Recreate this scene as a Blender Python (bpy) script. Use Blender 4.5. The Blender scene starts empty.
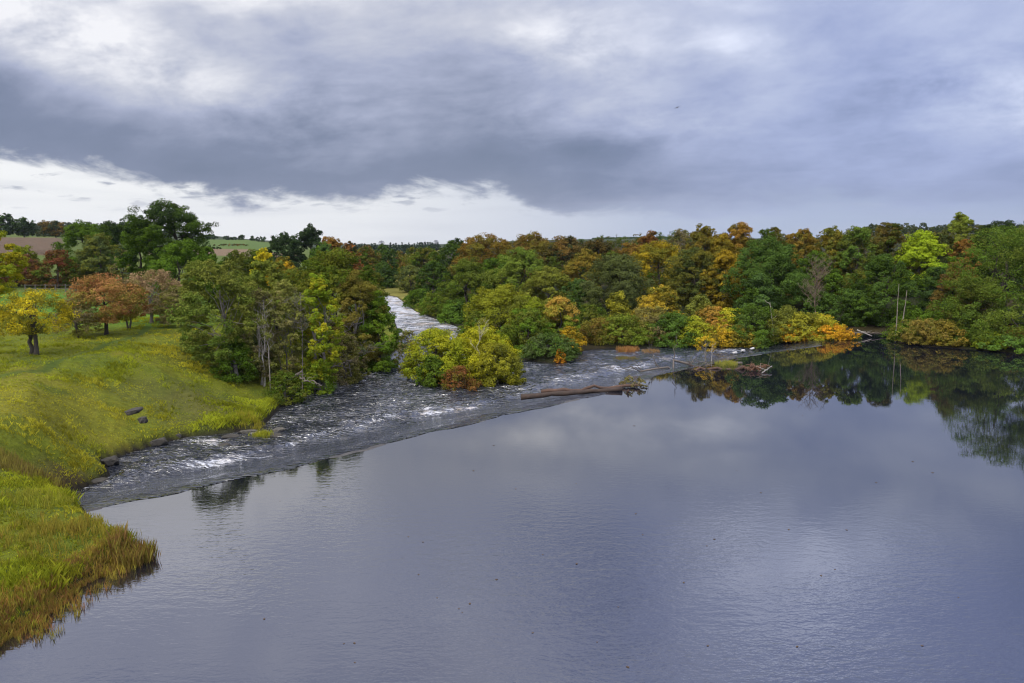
import bpy, math
import numpy as np
from mathutils import Vector

S = bpy.context.scene
COL = S.collection
R = math.radians
PI = math.pi

# ------------------------------------------------------------------ camera
F = 800.0
HOR = 240.0
CAMZ = 11.5
TH = math.atan((341.5 - HOR) / F)
cam_d = bpy.data.cameras.new("camera")
cam = bpy.data.objects.new("camera", cam_d)
COL.objects.link(cam)
cam.location = (0, 0, CAMZ)
cam.rotation_euler = (PI / 2 - TH, 0, 0)
cam_d.sensor_width = 36
cam_d.lens = 36 * F / 1024
cam_d.clip_start = 0.1
cam_d.clip_end = 9000
S.camera = cam


def ray(px, py):
    cx = (px - 512) / F
    cy = (341.5 - py) / F
    return (cx, math.cos(TH) + cy * math.sin(TH), -math.sin(TH) + cy * math.cos(TH))


def at_z(px, py, z=0.0):
    d = ray(px, py)
    t = (z - CAMZ) / d[2]
    return (d[0] * t, d[1] * t, z)


def at_d(px, py, Y):
    d = ray(px, py)
    t = Y / d[1]
    return (d[0] * t, Y, CAMZ + d[2] * t)


# ------------------------------------------------------------------ noise
def _hash(ix, iy, seed):
    h = (ix.astype(np.int64) * 374761393 + iy.astype(np.int64) * 668265263 + seed * 974634777) & 0xFFFFFFFF
    h = ((h ^ (h >> 13)) * 1274126177) & 0xFFFFFFFF
    h = (h ^ (h >> 16)) & 0xFFFFFF
    return h / float(0xFFFFFF)


def vnoise(x, y, seed=0):
    x = np.asarray(x, float); y = np.asarray(y, float)
    ix = np.floor(x); iy = np.floor(y)
    fx = x - ix; fy = y - iy
    fx = fx * fx * (3 - 2 * fx); fy = fy * fy * (3 - 2 * fy)
    a = _hash(ix, iy, seed); b = _hash(ix + 1, iy, seed)
    c = _hash(ix, iy + 1, seed); d = _hash(ix + 1, iy + 1, seed)
    return (a * (1 - fx) + b * fx) * (1 - fy) + (c * (1 - fx) + d * fx) * fy


def fbm(x, y, seed=0, octv=4):
    s = 0; a = 0.5; t = 0
    x = np.asarray(x, float); y = np.asarray(y, float)
    for o in range(octv):
        s = s + a * vnoise(x * 2 ** o + 17.3 * o, y * 2 ** o + 9.1 * o, seed + o)
        t += a; a *= 0.5
    return s / t


def sstep(a, b, x):
    t = np.clip((np.asarray(x, float) - a) / (b - a), 0, 1)
    return t * t * (3 - 2 * t)


# ------------------------------------------------------------------ river layout (world metres)
ZD = -1.2          # level of the river below the weir
APRON = 7.5


def pz(lst, z):
    return [at_z(a, b, z)[:2] for a, b in lst]


CREST = pz([(78, 513), (130, 502), (190, 490), (245, 478), (300, 465), (350, 452), (400, 440), (460, 427), (510, 415),
            (555, 405), (600, 395), (660, 375), (720, 362), (770, 353), (822, 345.5)], 0)
def _rough(pts, st, amp, seed):
    pts = np.array(pts); seg = np.linalg.norm(np.diff(pts, axis=0), axis=1); cum = np.concatenate([[0], np.cumsum(seg)])
    t = np.linspace(0, cum[-1], int(cum[-1] / st))
    x = np.interp(t, cum, pts[:, 0]); y = np.interp(t, cum, pts[:, 1])
    w = np.minimum(1, np.minimum(t, cum[-1] - t) / 3) * amp
    o = ((fbm(t * .35, t * 0, seed, 3) - .5) * 2.4 + (fbm(t * 1.3, t * 0, seed + 5, 2) - .5) * 1.0) * w
    return [(float(a - c * .7), float(b + c * .7)) for a, b, c in zip(x, y, o)]


CREST = _rough(CREST, .8, .36, 7)
right_pond = pz([(850, 338), (862, 333), (885, 334), (897, 343), (930, 347), (962, 349), (1000, 352), (1030, 356)], 0)
right_near = [(58, 76), (63, 60), (58, 40), (50, 20), (46, -10), (50, -90)]
left_near = [(-20, -90), (-17.5, 0), (-15.8, 15)]
left_pond = pz([(-30, 672), (0, 642), (42, 620), (80, 586), (118, 568), (142, 556), (140, 546), (112, 532), (92, 520)], 0)
left_river = pz([(66, 498), (80, 490), (112, 476), (106, 463), (130, 453), (160, 444), (190, 437), (232, 433), (262, 428),
                 (281, 408), (302, 393), (345, 374), (378, 364), (400, 348), (399, 330), (391, 313), (381, 303), (372, 301)], ZD)
far_bend = [(-62, 196), (-130, 236), (-128, 258), (-58, 214)]
right_river = pz([(386, 295.5), (396, 297), (404, 303), (414, 311), (432, 318), (460, 328), (486, 345), (520, 360), (552, 364), (575, 361),
                  (584, 351), (610, 348.5), (650, 348), (700, 347), (760, 346), (815, 345)], ZD)
WATER = left_near + left_pond + left_river + far_bend + right_river + right_pond + right_near
ISLAND = pz([(414, 374), (440, 388), (480, 387), (516, 381), (505, 368), (470, 361), (430, 362)], ZD)


def seg_dist(px, py, pts, closed=True):
    best = np.full(px.shape, 1e9)
    n = len(pts)
    for i in range(n if closed else n - 1):
        ax, ay = pts[i]; bx, by = pts[(i + 1) % n]
        dx, dy = bx - ax, by - ay
        L2 = dx * dx + dy * dy + 1e-12
        t = np.clip(((px - ax) * dx + (py - ay) * dy) / L2, 0, 1)
        best = np.minimum(best, (px - ax - t * dx) ** 2 + (py - ay - t * dy) ** 2)
    return np.sqrt(best)


def inside(px, py, pts):
    r = np.zeros(px.shape, bool)
    n = len(pts)
    for i in range(n):
        ax, ay = pts[i]; bx, by = pts[(i + 1) % n]
        c = ((ay > py) != (by > py))
        with np.errstate(divide='ignore', invalid='ignore'):
            xx = (bx - ax) * (py - ay) / (by - ay + 1e-15) + ax
        r ^= c & (px < xx)
    return r


def water_sdf(x, y):
    """positive on land, negative in water"""
    d = seg_dist(x, y, WATER)
    d = np.where(inside(x, y, WATER), -d, d)
    di = seg_dist(x, y, ISLAND)
    di = np.where(inside(x, y, ISLAND), di, -di)
    return np.maximum(d, di)


CR_EXT = [(-60, -8)] + CREST + [(36.2, 92.5), (37.2, 100), (40, 140)]
_p = CR_EXT + [(40, 420), (-500, 420), (-500, -8)]


def crest_s(x, y):
    """signed distance downstream of the weir crest"""
    d = seg_dist(x, y, CR_EXT, closed=False)
    return np.where(inside(x, y, _p), d, -d)


def level(x, y):
    s = crest_s(x, y)
    return np.where(s < 0, 0.0, ZD * sstep(0, 1, np.clip(s / APRON, 0, 1)) * 1.0)


PXC = np.array([-700, 60, 130, 250, 320, 400, 450, 520, 650, 800, 900, 1024, 1700], float)
RR = np.array([15, 30, 45, 60, 100, 130, 170, 220, 300, 350, 400, 600, 900, 1500, 3500], float)
TZ = np.array([
    [0.7, 1.2, 2.2, 3.0, 3.3, 3.6, 4.5, 6, 9.4, 11.7, 12.5, 14, 20, 36, 40],
    [0.7, 1.2, 2.2, 3.0, 3.3, 3.6, 4.5, 6, 9.4, 11.7, 12.5, 14, 20, 36, 40],
    [0.7, 1.2, 2.2, 3.0, 3.3, 3.6, 4, 4.5, 5.2, 5.6, 6, 11.3, 14, 34, 60],
    [0.7, 1.2, 2.2, 3.0, 3.3, 3.4, 3.6, 4, 4.5, 4.8, 5.2, 11.2, 11.8, 13, 15],
    [0.7, 1, 1.5, 1.5, 2.2, 2.0, 1.5, 1, 1.2, 1.5, 2, 3, 4, 4, -4],
    [0.7, 1, 1, 1, 1, .5, 0, -.3, -.1, 0, 0, 0, 0, 1, -9],
    [0.7, 1, 1, 1, 1.2, 1.6, 2.2, 3, 4, 4, 4, 4.2, 4, 3, -6],
    [0.7, 1, 1, 1, 1.3, 2, 3.2, 5, 7, 8, 9, 10, 10.5, 10.5, 3],
    [0.7, 1, 1, 1, 1.3, 2.2, 3.6, 5, 7, 8, 9, 10, 11.5, 15.5, 13],
    [0.7, 1, 1, 1, 1.5, 2.5, 4, 6, 8, 9, 10, 11.5, 13, 14, 13],
    [1, 1, 1, 1.2, 1.6, 3, 5, 7, 10, 12, 13, 17, 21, 26, 24],
    [1, 1, 1, 1.2, 1.6, 3.5, 6, 8, 11, 13, 14, 18, 22, 30, 30],
    [1, 1, 1, 1.2, 1.6, 3.5, 6, 8, 11, 13, 14, 18, 22, 30, 30]])


def table_z(x, y):
    r = np.clip(np.hypot(x, y), 15.01, 3499)
    px = np.where(y > 1, 512 + F * x / np.maximum(y, 1), np.where(x < 0, -699, 1699))
    px = np.clip(px, -699, 1699)
    i = np.clip(np.searchsorted(PXC, px) - 1, 0, len(PXC) - 2)
    j = np.clip(np.searchsorted(RR, r) - 1, 0, len(RR) - 2)
    u = (px - PXC[i]) / (PXC[i + 1] - PXC[i]); v = (r - RR[j]) / (RR[j + 1] - RR[j])
    return (TZ[i, j] * (1 - u) + TZ[i + 1, j] * u) * (1 - v) + (TZ[i, j + 1] * (1 - u) + TZ[i + 1, j + 1] * u) * v


XR_Y = [0, 20, 40, 60, 90, 130, 180, 230, 400]
XR_X = [0, 0, -5, -5, -13, -19, -27, -70, -56]


def is_left(x, y):
    return x < np.interp(y, XR_Y, XR_X)


def ground(x, y, detail=True):
    x = np.asarray(x, float); y = np.asarray(y, float)
    d = water_sdf(x, y)
    L = level(x, y)
    t = table_z(x, y)
    left = is_left(x, y)
    D = np.where(left, 4.5 + 8.5 * sstep(43, 56, y), 26.0)
    isl = inside(x, y, ISLAND)
    lip = np.where(left, 0.45 + 0.35 * vnoise(x * .35, y * .35, 5), 0.18)
    Ll = np.where(left & (y < 40), L * np.exp(-np.maximum(d, 0) / 2.5), L)
    edge = Ll + lip * sstep(0, .7, d)
    z = edge + (t - edge) * (sstep(0, 1, np.clip(d / D, 0, 1)) ** 1.0)
    z = np.where(isl, L + 0.5 * sstep(0, 1.5, d), z)
    if detail:
        amp = np.clip(d, 0, 3) / 3
        rr = np.hypot(x, y)
        z = z + amp * (0.5 * (fbm(x * .12, y * .12, 11, 4) - .5) + 0.42 * (fbm(x * .8, y * .8, 21, 4) - .5)) * np.where(rr < 200, 1, .3)
    z = np.where(d < 0, np.maximum(L + d * .9, L - 2.0) - 0.04, z)
    return z


def gz(x, y):
    return float(ground(np.array([x]), np.array([y]))[0])


# ------------------------------------------------------------------ materials
class E:
    """tiny expression helper over shader math nodes"""
    nt = None

    def __init__(self, s): self.s = s

    @staticmethod
    def op(o, a, b=None, c=None, clamp=False):
        n = E.nt.nodes.new('ShaderNodeMath'); n.operation = o; n.use_clamp = clamp
        for i, v in enumerate((a, b, c)):
            if v is None: continue
            if isinstance(v, E): E.nt.links.new(v.s, n.inputs[i])
            else: n.inputs[i].default_value = v
        return E(n.outputs[0])

    def __add__(a, b): return E.op('ADD', a, b)
    __radd__ = __add__
    def __sub__(a, b): return E.op('SUBTRACT', a, b)
    def __rsub__(a, b): return E.op('SUBTRACT', b, a)
    def __mul__(a, b): return E.op('MULTIPLY', a, b)
    __rmul__ = __mul__
    def __truediv__(a, b): return E.op('DIVIDE', a, b)


def smooth(a, b, x):
    n = E.nt.nodes.new('ShaderNodeMapRange'); n.interpolation_type = 'SMOOTHSTEP'
    for k, v in (('Value', x), ('From Min', a), ('From Max', b)):
        if isinstance(v, E): E.nt.links.new(v.s, n.inputs[k])
        else: n.inputs[k].default_value = v
    return E(n.outputs['Result'])


def noise(vec, scale, detail=4, rough=.55, dist=0, four=False):
    n = E.nt.nodes.new('ShaderNodeTexNoise')
    E.nt.links.new(vec, n.inputs['Vector'])
    n.inputs['Scale'].default_value = scale; n.inputs['Detail'].default_value = detail
    n.inputs['Roughness'].default_value = rough; n.inputs['Distortion'].default_value = dist
    return E(n.outputs['Fac'])


def ramp(fac, stops, interp='LINEAR'):
    n = E.nt.nodes.new('ShaderNodeValToRGB'); cr = n.color_ramp; cr.interpolation = interp
    while len(cr.elements) < len(stops): cr.elements.new(0.5)
    for e, (p, c) in zip(cr.elements, stops):
        e.position = p; e.color = (*c, 1) if len(c) == 3 else c
    E.nt.links.new(fac.s, n.inputs['Fac'])
    return n.outputs['Color']


def mixc(fac, a, b, blend='MIX'):
    n = E.nt.nodes.new('ShaderNodeMix'); n.data_type = 'RGBA'; n.blend_type = blend
    for idx, v in ((0, fac), (6, a), (7, b)):
        if isinstance(v, E): E.nt.links.new(v.s, n.inputs[idx])
        elif isinstance(v, bpy.types.NodeSocket): E.nt.links.new(v, n.inputs[idx])
        elif isinstance(v, (tuple, list)): n.inputs[idx].default_value = (*v, 1)
        else: n.inputs[idx].default_value = v
    return n.outputs[2]


def combine(x, y, z):
    n = E.nt.nodes.new('ShaderNodeCombineXYZ')
    for i, v in enumerate((x, y, z)):
        if isinstance(v, E): E.nt.links.new(v.s, n.inputs[i])
        else: n.inputs[i].default_value = v
    return n.outputs[0]


def new_mat(name):
    m = bpy.data.materials.new(name); m.use_nodes = True
    nt = m.node_tree; nt.nodes.clear(); E.nt = nt
    out = nt.nodes.new('ShaderNodeOutputMaterial')
    return m, nt, out


def attr(name):
    n = E.nt.nodes.new('ShaderNodeAttribute'); n.attribute_name = name
    return n


def objco():
    return E.nt.nodes.new('ShaderNodeTexCoord').outputs['Object']


def geopos():
    return E.nt.nodes.new('ShaderNodeNewGeometry').outputs['Position']


_leafcache = {}


def leaf_mat(ca, cb, trans=.3):
    k = (ca, cb, trans)
    if k in _leafcache: return _leafcache[k]
    ca, cb = [(max(c[0], .58 * c[1]) if c[1] < .19 else c[0], c[1], c[2] * .85) for c in (ca, cb)]
    m, nt, out = new_mat('leaves')
    t = E(attr('tint').outputs['Fac']); mx = E(attr('blend').outputs['Fac'])
    c = mixc(mx, ca, cb)
    v = t * 1.5 + .82
    cc = mixc(1.0, c, combine(v, v, v), 'MULTIPLY')
    d = nt.nodes.new('ShaderNodeBsdfDiffuse'); tr = nt.nodes.new('ShaderNodeBsdfTranslucent')
    nt.links.new(cc, d.inputs[0]); nt.links.new(cc, tr.inputs[0])
    mi = nt.nodes.new('ShaderNodeMixShader'); mi.inputs[0].default_value = trans
    nt.links.new(d.outputs[0], mi.inputs[1]); nt.links.new(tr.outputs[0], mi.inputs[2])
    nt.links.new(mi.outputs[0], out.inputs[0])
    _leafcache[k] = m
    return m


_barkcache = {}


def bark_mat(c, rough=.9, sc=3):
    if (c, sc) in _barkcache: return _barkcache[(c, sc)]
    m, nt, out = new_mat('bark')
    co = objco()
    n = noise(co, sc, 6, .65)
    col = ramp(n, [(.25, tuple(x * .45 for x in c)), (.5, c), (.75, tuple(min(1, x * 1.5) for x in c))])
    p = nt.nodes.new('ShaderNodeBsdfPrincipled'); nt.links.new(col, p.inputs['Base Color'])
    p.inputs['Roughness'].default_value = rough
    b = nt.nodes.new('ShaderNodeBump'); b.inputs['Strength'].default_value = .6; b.inputs['Distance'].default_value = .03
    nt.links.new(n.s, b.inputs['Height']); nt.links.new(b.outputs[0], p.inputs['Normal'])
    nt.links.new(p.outputs[0], out.inputs[0])
    _barkcache[(c, sc)] = m
    return m


def plain_mat(name, c, rough=.7, metal=0.0):
    m, nt, out = new_mat(name)
    n = noise(objco(), 2.0, 4)
    col = ramp(n, [(.3, tuple(x * .75 for x in c)), (.7, tuple(min(1, x * 1.2) for x in c))])
    p = nt.nodes.new('ShaderNodeBsdfPrincipled'); nt.links.new(col, p.inputs['Base Color'])
    p.inputs['Roughness'].default_value = rough; p.inputs['Metallic'].default_value = metal
    nt.links.new(p.outputs[0], out.inputs[0])
    return m


# ------------------------------------------------------------------ mesh helpers
def mesh_from(name, V, Fq, mat, attrs=None, smooth_=False):
    """V (n,3), Fq (m,k) constant k"""
    V = np.asarray(V, np.float32); Fq = np.asarray(Fq, np.int32)
    me = bpy.data.meshes.new(name)
    me.vertices.add(len(V)); me.vertices.foreach_set('co', V.ravel())
    k = Fq.shape[1]
    me.loops.add(Fq.size); me.loops.foreach_set('vertex_index', Fq.ravel())
    me.polygons.add(len(Fq))
    me.polygons.foreach_set('loop_start', np.arange(0, Fq.size, k, dtype=np.int32))
    me.polygons.foreach_set('loop_total', np.full(len(Fq), k, np.int32))
    me.polygons.foreach_set('use_smooth', np.full(len(Fq), smooth_, bool))
    for nm, (dom, typ, data) in (attrs or {}).items():
        a = me.attributes.new(nm, typ, dom)
        key = {'FLOAT': 'value', 'FLOAT_COLOR': 'color'}[typ]
        a.data.foreach_set(key, np.asarray(data, np.float32).ravel())
    me.update(); me.validate()
    me.materials.append(mat)
    return me


def add_obj(name, me, parent=None, loc=None):
    o = bpy.data.objects.new(name, me); COL.objects.link(o)
    if parent: o.parent = parent
    if loc is not None: o.location = loc
    return o


def tag(o, label=None, cat=None, group=None, kind=None):
    if label: o['label'] = label
    if cat: o['category'] = cat
    if group: o['group'] = group
    if kind: o['kind'] = kind
    return o


def empty(name, loc):
    o = bpy.data.objects.new(name, None); COL.objects.link(o); o.location = loc; o.empty_display_size = .3
    return o


class Tubes:
    def __init__(self): self.V = []; self.F = []; self.n = 0

    def add(self, pts, rad, sides=6):
        pts = np.asarray(pts, float); m = len(pts)
        rad = np.asarray(rad, float)
        tan = np.gradient(pts, axis=0)
        tan /= np.linalg.norm(tan, axis=1)[:, None] + 1e-9
        ref = np.array([0.3, 0.9, 0.1]) if abs(tan[0][1]) < .8 else np.array([1.0, 0, .1])
        a = np.cross(tan, ref); a /= np.linalg.norm(a, axis=1)[:, None] + 1e-9
        b = np.cross(tan, a)
        th = np.linspace(0, 2 * PI, sides, endpoint=False)
        ring = pts[:, None, :] + rad[:, None, None] * (np.cos(th)[None, :, None] * a[:, None, :] + np.sin(th)[None, :, None] * b[:, None, :])
        i0 = self.n
        self.V.append(ring.reshape(-1, 3))
        i = np.arange(m - 1)[:, None]; j = np.arange(sides)[None, :]
        j2 = (j + 1) % sides
        q = np.stack([i0 + i * sides + j, i0 + i * sides + j2, i0 + (i + 1) * sides + j2, i0 + (i + 1) * sides + j], -1).reshape(-1, 4)
        self.F.append(q); self.n += m * sides
        # end caps as fans of quads to a centre vertex
        for r, fl in ((0, True), (m - 1, False)):
            c = self.n; self.V.append(pts[r][None]); self.n += 1
            base = i0 + r * sides
            for s in range(0, sides - 1, 2):
                f = [base + s, base + s + 1, base + (s + 2) % sides, c]
                self.F.append(np.array([f[::-1] if fl else f]))

    def mesh(self, name, mat, smooth_=True):
        return mesh_from(name, np.concatenate(self.V), np.concatenate(self.F), mat, smooth_=smooth_)


def bent(rng, a, b, n=5, wob=.08, sag=0):
    a = np.asarray(a, float); b = np.asarray(b, float)
    t = np.linspace(0, 1, n)[:, None]
    p = a + (b - a) * t
    L = np.linalg.norm(b - a)
    w = rng.normal(0, wob * L, (n, 3)) * np.sin(t * PI)
    p = p + w
    p[:, 2] += sag * L * np.sin(t[:, 0] * PI)
    return p


ENV = {
    'round': lambda t: np.sin(PI * np.clip(t, .02, .98) ** .85) ** .55,
    'broad': lambda t: np.sin(PI * np.clip(t, .02, .98) ** .75) ** .45,
    'tall': lambda t: np.sin(PI * np.clip(t, .03, .97) ** .7) ** .6,
    'dome': lambda t: np.sqrt(np.clip(1 - (t * .98) ** 2.2, 0, 1)) * (.86 + .14 * np.sin(PI * np.clip(t * 1.6, 0, 1))),
    'spire': lambda t: (1 - np.clip(t, 0, .97)) ** .8 * (.5 + .5 * np.minimum(1, t * 5)),
}


def leaf_quads(rng, pos, nrm, size, asp=.6):
    n = len(pos)
    r = rng.normal(size=(n, 3))
    t = np.cross(nrm, r); t /= np.linalg.norm(t, axis=1)[:, None] + 1e-9
    b = np.cross(nrm, t)
    s = (size * rng.uniform(.6, 1.3, n))[:, None]
    V = np.stack([pos - t * s, pos - b * s * asp + nrm * s * .15, pos + t * s, pos + b * s * asp + nrm * s * .15], 1).reshape(-1, 3)
    return V


def crown(rng, Rx, z0, z1, style, leaf, n, nclump, mixp, ragged=.25, fluff=1.0, mixlow=0.0):
    """returns quads verts, tint, blend, clump centres. local coordinates, ground at z=0"""
    H = z1 - z0
    env = ENV[style]
    m = nclump
    k = np.arange(m)
    # clumps spread evenly over the crown's shell, some inside it
    t = (k + rng.uniform(.1, .9, m)) / m
    if style == 'dome': t = t ** 1.35
    t = np.clip(t ** (.85 if style != 'spire' else 1.3), .02, .985) * (.94 if style != 'spire' else 1)
    ang = k * 2.39996 + rng.uniform(-.7, .7, m)
    shell = rng.uniform(0, 1, m) < .72
    fr = np.where(shell, rng.uniform(.85, 1.0, m), np.sqrt(rng.uniform(0.05, .7, m)))
    rc = Rx * rng.uniform(.20, .36, m) * (40 / max(40, m)) ** .35
    rc = np.minimum(rc, H * .26)
    wob = 1 + ragged * (vnoise(ang / (2 * PI) * 4.7 + rng.uniform(0, 50), t * 3, 3) - .5) * 2
    er = env(t) * Rx * wob
    rr = np.maximum(er - rc * .8, 0) * fr
    cz = z0 + t * H + rng.normal(0, .03, m) * H
    cz = np.clip(cz, z0 + rc * (.05 if style == 'dome' else .3), z1 - rc * .55)
    C = np.stack([np.cos(ang) * rr, np.sin(ang) * rr, cz], 1)
    ctr = np.array([0, 0, z0 + H * .4])
    ns = 7
    sd = rng.normal(size=(m, ns, 3)); sd /= np.linalg.norm(sd, axis=2)[:, :, None]
    outw = C - ctr; outw /= np.linalg.norm(outw, axis=1)[:, None] + 1e-6
    sd = sd + outw[:, None, :] * .45
    sd[:, :, 2] += .15
    SC = C[:, None, :] + sd * (rc[:, None, None] * .75)
    SR = rc[:, None] * rng.uniform(.35, .62, (m, ns))
    ci = rng.choice(m, n, p=(rc ** 2) / (rc ** 2).sum())
    si = rng.integers(0, ns, n)
    base = SC[ci, si]; rad = SR[ci, si]
    d = rng.normal(size=(n, 3)); d[:, 2] += .35; d /= np.linalg.norm(d, axis=1)[:, None]
    pos = base + d * (rad * rng.uniform(.45, 1.12, n) ** .7 * fluff)[:, None] * np.array([1, 1, .72])
    # fit the crown to its measured width and height
    w_ = np.percentile(np.hypot(pos[:, 0], pos[:, 1]), 96) if n > 50 else Rx
    k_ = np.clip(Rx / w_, .8, 1.6); pos[:, :2] *= k_; C[:, :2] *= k_
    tp = np.percentile(pos[:, 2], 99.3)
    pos[:, 2] = np.where(pos[:, 2] > z0, z0 + (pos[:, 2] - z0) * np.clip(H / max(.1, tp - z0), .8, 1.5), pos[:, 2])
    lowz = pos[:, 2] < z0 + .03
    pos[:, 2] = np.where(lowz, z0 + .03 + rng.uniform(0, .12, n) * H, pos[:, 2])
    nr = d + outw[ci] * .5 + rng.normal(0, .45, (n, 3)); nr[:, 2] += .25
    nr /= np.linalg.norm(nr, axis=1)[:, None]
    V = leaf_quads(rng, pos, nr, leaf)
    ctint = rng.uniform(-.14, .14, m); stint = rng.uniform(-.12, .12, (m, ns))
    tint = np.clip(.55 + ctint[ci] + stint[ci, si] + rng.normal(0, .13, n), 0.05, 1.2)
    cm = np.clip(mixp + rng.normal(0, .34, m) + mixlow * (t - .5), 0, 1)
    sm = rng.normal(0, .15, (m, ns))
    bl = np.clip(cm[ci] + sm[ci, si] + rng.normal(0, .12, n), 0, 1)
    return V, tint, bl, C


def crown_mesh(name, V, tint, bl, mat):
    n = len(tint)
    Fq = np.arange(4 * n).reshape(n, 4)
    return mesh_from(name, V, Fq, mat, {'tint': ('FACE', 'FLOAT', tint), 'blend': ('FACE', 'FLOAT', bl)})


# ------------------------------------------------------------------ palette (linear albedo)
DG = (.040, .068, .009); BG = (.026, .052, .017); MG = (.060, .108, .012); FG = (.055, .150, .014)
OL = (.085, .090, .016); GG = (.060, .080, .030); YG = (.150, .185, .014); LM = (.230, .330, .018)
YE = (.340, .270, .014); GO = (.300, .190, .014); OR = (.300, .120, .016); BR = (.110, .068, .018)
RU = (.230, .092, .026); MA = (.085, .032, .024); PK = (.215, .140, .088); GB = (.120, .095, .052); DK = (.020, .032, .014)
OB = (.092, .084, .015)
B_DARK = (.045, .036, .026); B_GREY = (.16, .14, .115); B_PALE = (.42, .37, .29)

_tid = [0]


def tree(name, cat, px, Y, top, wpx, label, style='round', ca=MG, cb=OL, mix=.4, cb_z=.22, leafpx=1.35, dens=1.0, nclump=72,
         group=None, bark=B_DARK, ragged=.25, lean=0.0, trunks=1, ground_py=None, bottom=None, limbs=9, fluff=1.0, trunk_r=None, mixlow=0, mats=None):
    _tid[0] += 1
    rng = np.random.default_rng(1000 + _tid[0] * 7)
    mid = at_d(px, top, Y)
    x = mid[0]; ztop = mid[2]
    g = gz(x, Y)
    g = max(g, level(np.array([x]), np.array([Y]))[0] + .02)
    H = ztop - g
    W = wpx * Y / F
    Rx = W / 2
    z0 = H * cb_z
    if bottom is not None:
        z0 = max(0.05, at_d(px, bottom, Y)[2] - g)
    leaf = leafpx * Y / F * .62
    area = W * (H - z0)
    n = int(dens * 5.2 * area / (leaf * leaf * .9))
    n = int(min(max(n, 250), 45000))
    V, tint, bl, C = crown(rng, Rx, z0, H, style, leaf, n, nclump, mix, ragged, fluff, mixlow)
    root = empty(name, (x, Y, g))
    lx = lean * H
    root.location.x = x - lx * .6
    V = V + np.array([lx * .6, 0, 0])
    C = C + np.array([lx * .6, 0, 0])
    T = Tubes()
    tr = trunk_r or max(.05, .022 * H + .012 * W)
    for k in range(trunks):
        bx = (k - (trunks - 1) / 2) * W * .10
        by = rng.uniform(-.1, .1) * W
        topz = z0 + (H - z0) * .72
        tip = np.array([lx * .6 + bx * 2.2 + rng.normal(0, .04) * W, by + rng.normal(0, .04) * W, topz])
        base = np.array([bx - (lx * .15), by, -.25])
        p = bent(rng, base, tip, 8, .025)
        rad = tr / math.sqrt(trunks) * np.linspace(1, .22, 8); rad[0] *= 1.35
        T.add(p, rad, 8 if Y < 90 else 6)
        for c in C[rng.permutation(len(C))[:max(2, limbs // trunks)]]:
            u = rng.uniform(.3, .85)
            if c[2] < z0 + .2 * (H - z0): u = rng.uniform(.2, .5)
            i = u * 7; a = p[int(i)] + (p[min(7, int(i) + 1)] - p[int(i)]) * (i - int(i))
            T.add(bent(rng, a, c, 5, .07, .06), tr * np.linspace(.34, .06, 5) / math.sqrt(trunks) * (1 - u * .5), 5)
    add_obj('trunk', T.mesh('trunk', bark_mat(bark)), root)
    add_obj('crown' if cat == 'tree' else 'foliage', crown_mesh('crown', V, tint, bl, leaf_mat(ca, cb)), root)
    tag(root, label, cat, group)
    return root


def bare_tree(name, cat, px, Y, top, label, spread=.3, bark=B_PALE, depth=3, group=None, r=None, lean=0, nb=6, base_z=None, up=.6, wob=.02):
    _tid[0] += 1
    rng = np.random.default_rng(5000 + _tid[0])
    x, _, zt = at_d(px, top, Y)
    g = gz(x, Y) if base_z is None else base_z
    H = zt - g
    root = empty(name, (x, Y, g))
    T = Tubes()
    r = r or .02 * H
    p = bent(rng, (-lean * H, 0, -.2), (0, 0, H), 9, wob)
    T.add(p, r * np.linspace(1.1, .25, 9), 7)
    B = Tubes(); used = [False]

    def grow(p, L, rr, dep, lo):
        for _ in range(nb if dep == depth else 4):
            u = rng.uniform(lo, .97); i = u * (len(p) - 1)
            a = p[int(i)] + (p[min(len(p) - 1, int(i) + 1)] - p[int(i)]) * (i - int(i))
            th = rng.uniform(0, 2 * PI)
            d = np.array([math.cos(th), math.sin(th), up + rng.uniform(-.2, .5)]); d /= np.linalg.norm(d)
            q = bent(rng, a, a + d * L * rng.uniform(.5, 1), 5, .08, .05)
            B.add(q, rr * np.linspace(1, .3, 5), 4); used[0] = True
            if dep > 1: grow(q, L * .55, rr * .5, dep - 1, .3)
    if nb: grow(p, H * spread, r * .42, depth, .35)
    add_obj('trunk', T.mesh('trunk', bark_mat(bark)), root)
    if used[0]: add_obj('branches', B.mesh('branches', bark_mat(bark)), root)
    tag(root, label, cat, group)
    return root

# ------------------------------------------------------------------ sky and light
S.view_settings.view_transform = 'Standard'
S.view_settings.look = 'None'
S.view_settings.exposure = 0.6
S.view_settings.gamma = 1.0
S.view_settings.use_curve_mapping = False
S.cycles.use_denoising = True
S.cycles.max_bounces = 6
S.cycles.pixel_filter_type = 'BLACKMAN_HARRIS'
S.cycles.filter_width = 1.15
S.cycles.transmission_bounces = 4
S.cycles.volume_bounces = 0
S.cycles.caustics_reflective = False
S.cycles.caustics_refractive = False

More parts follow.
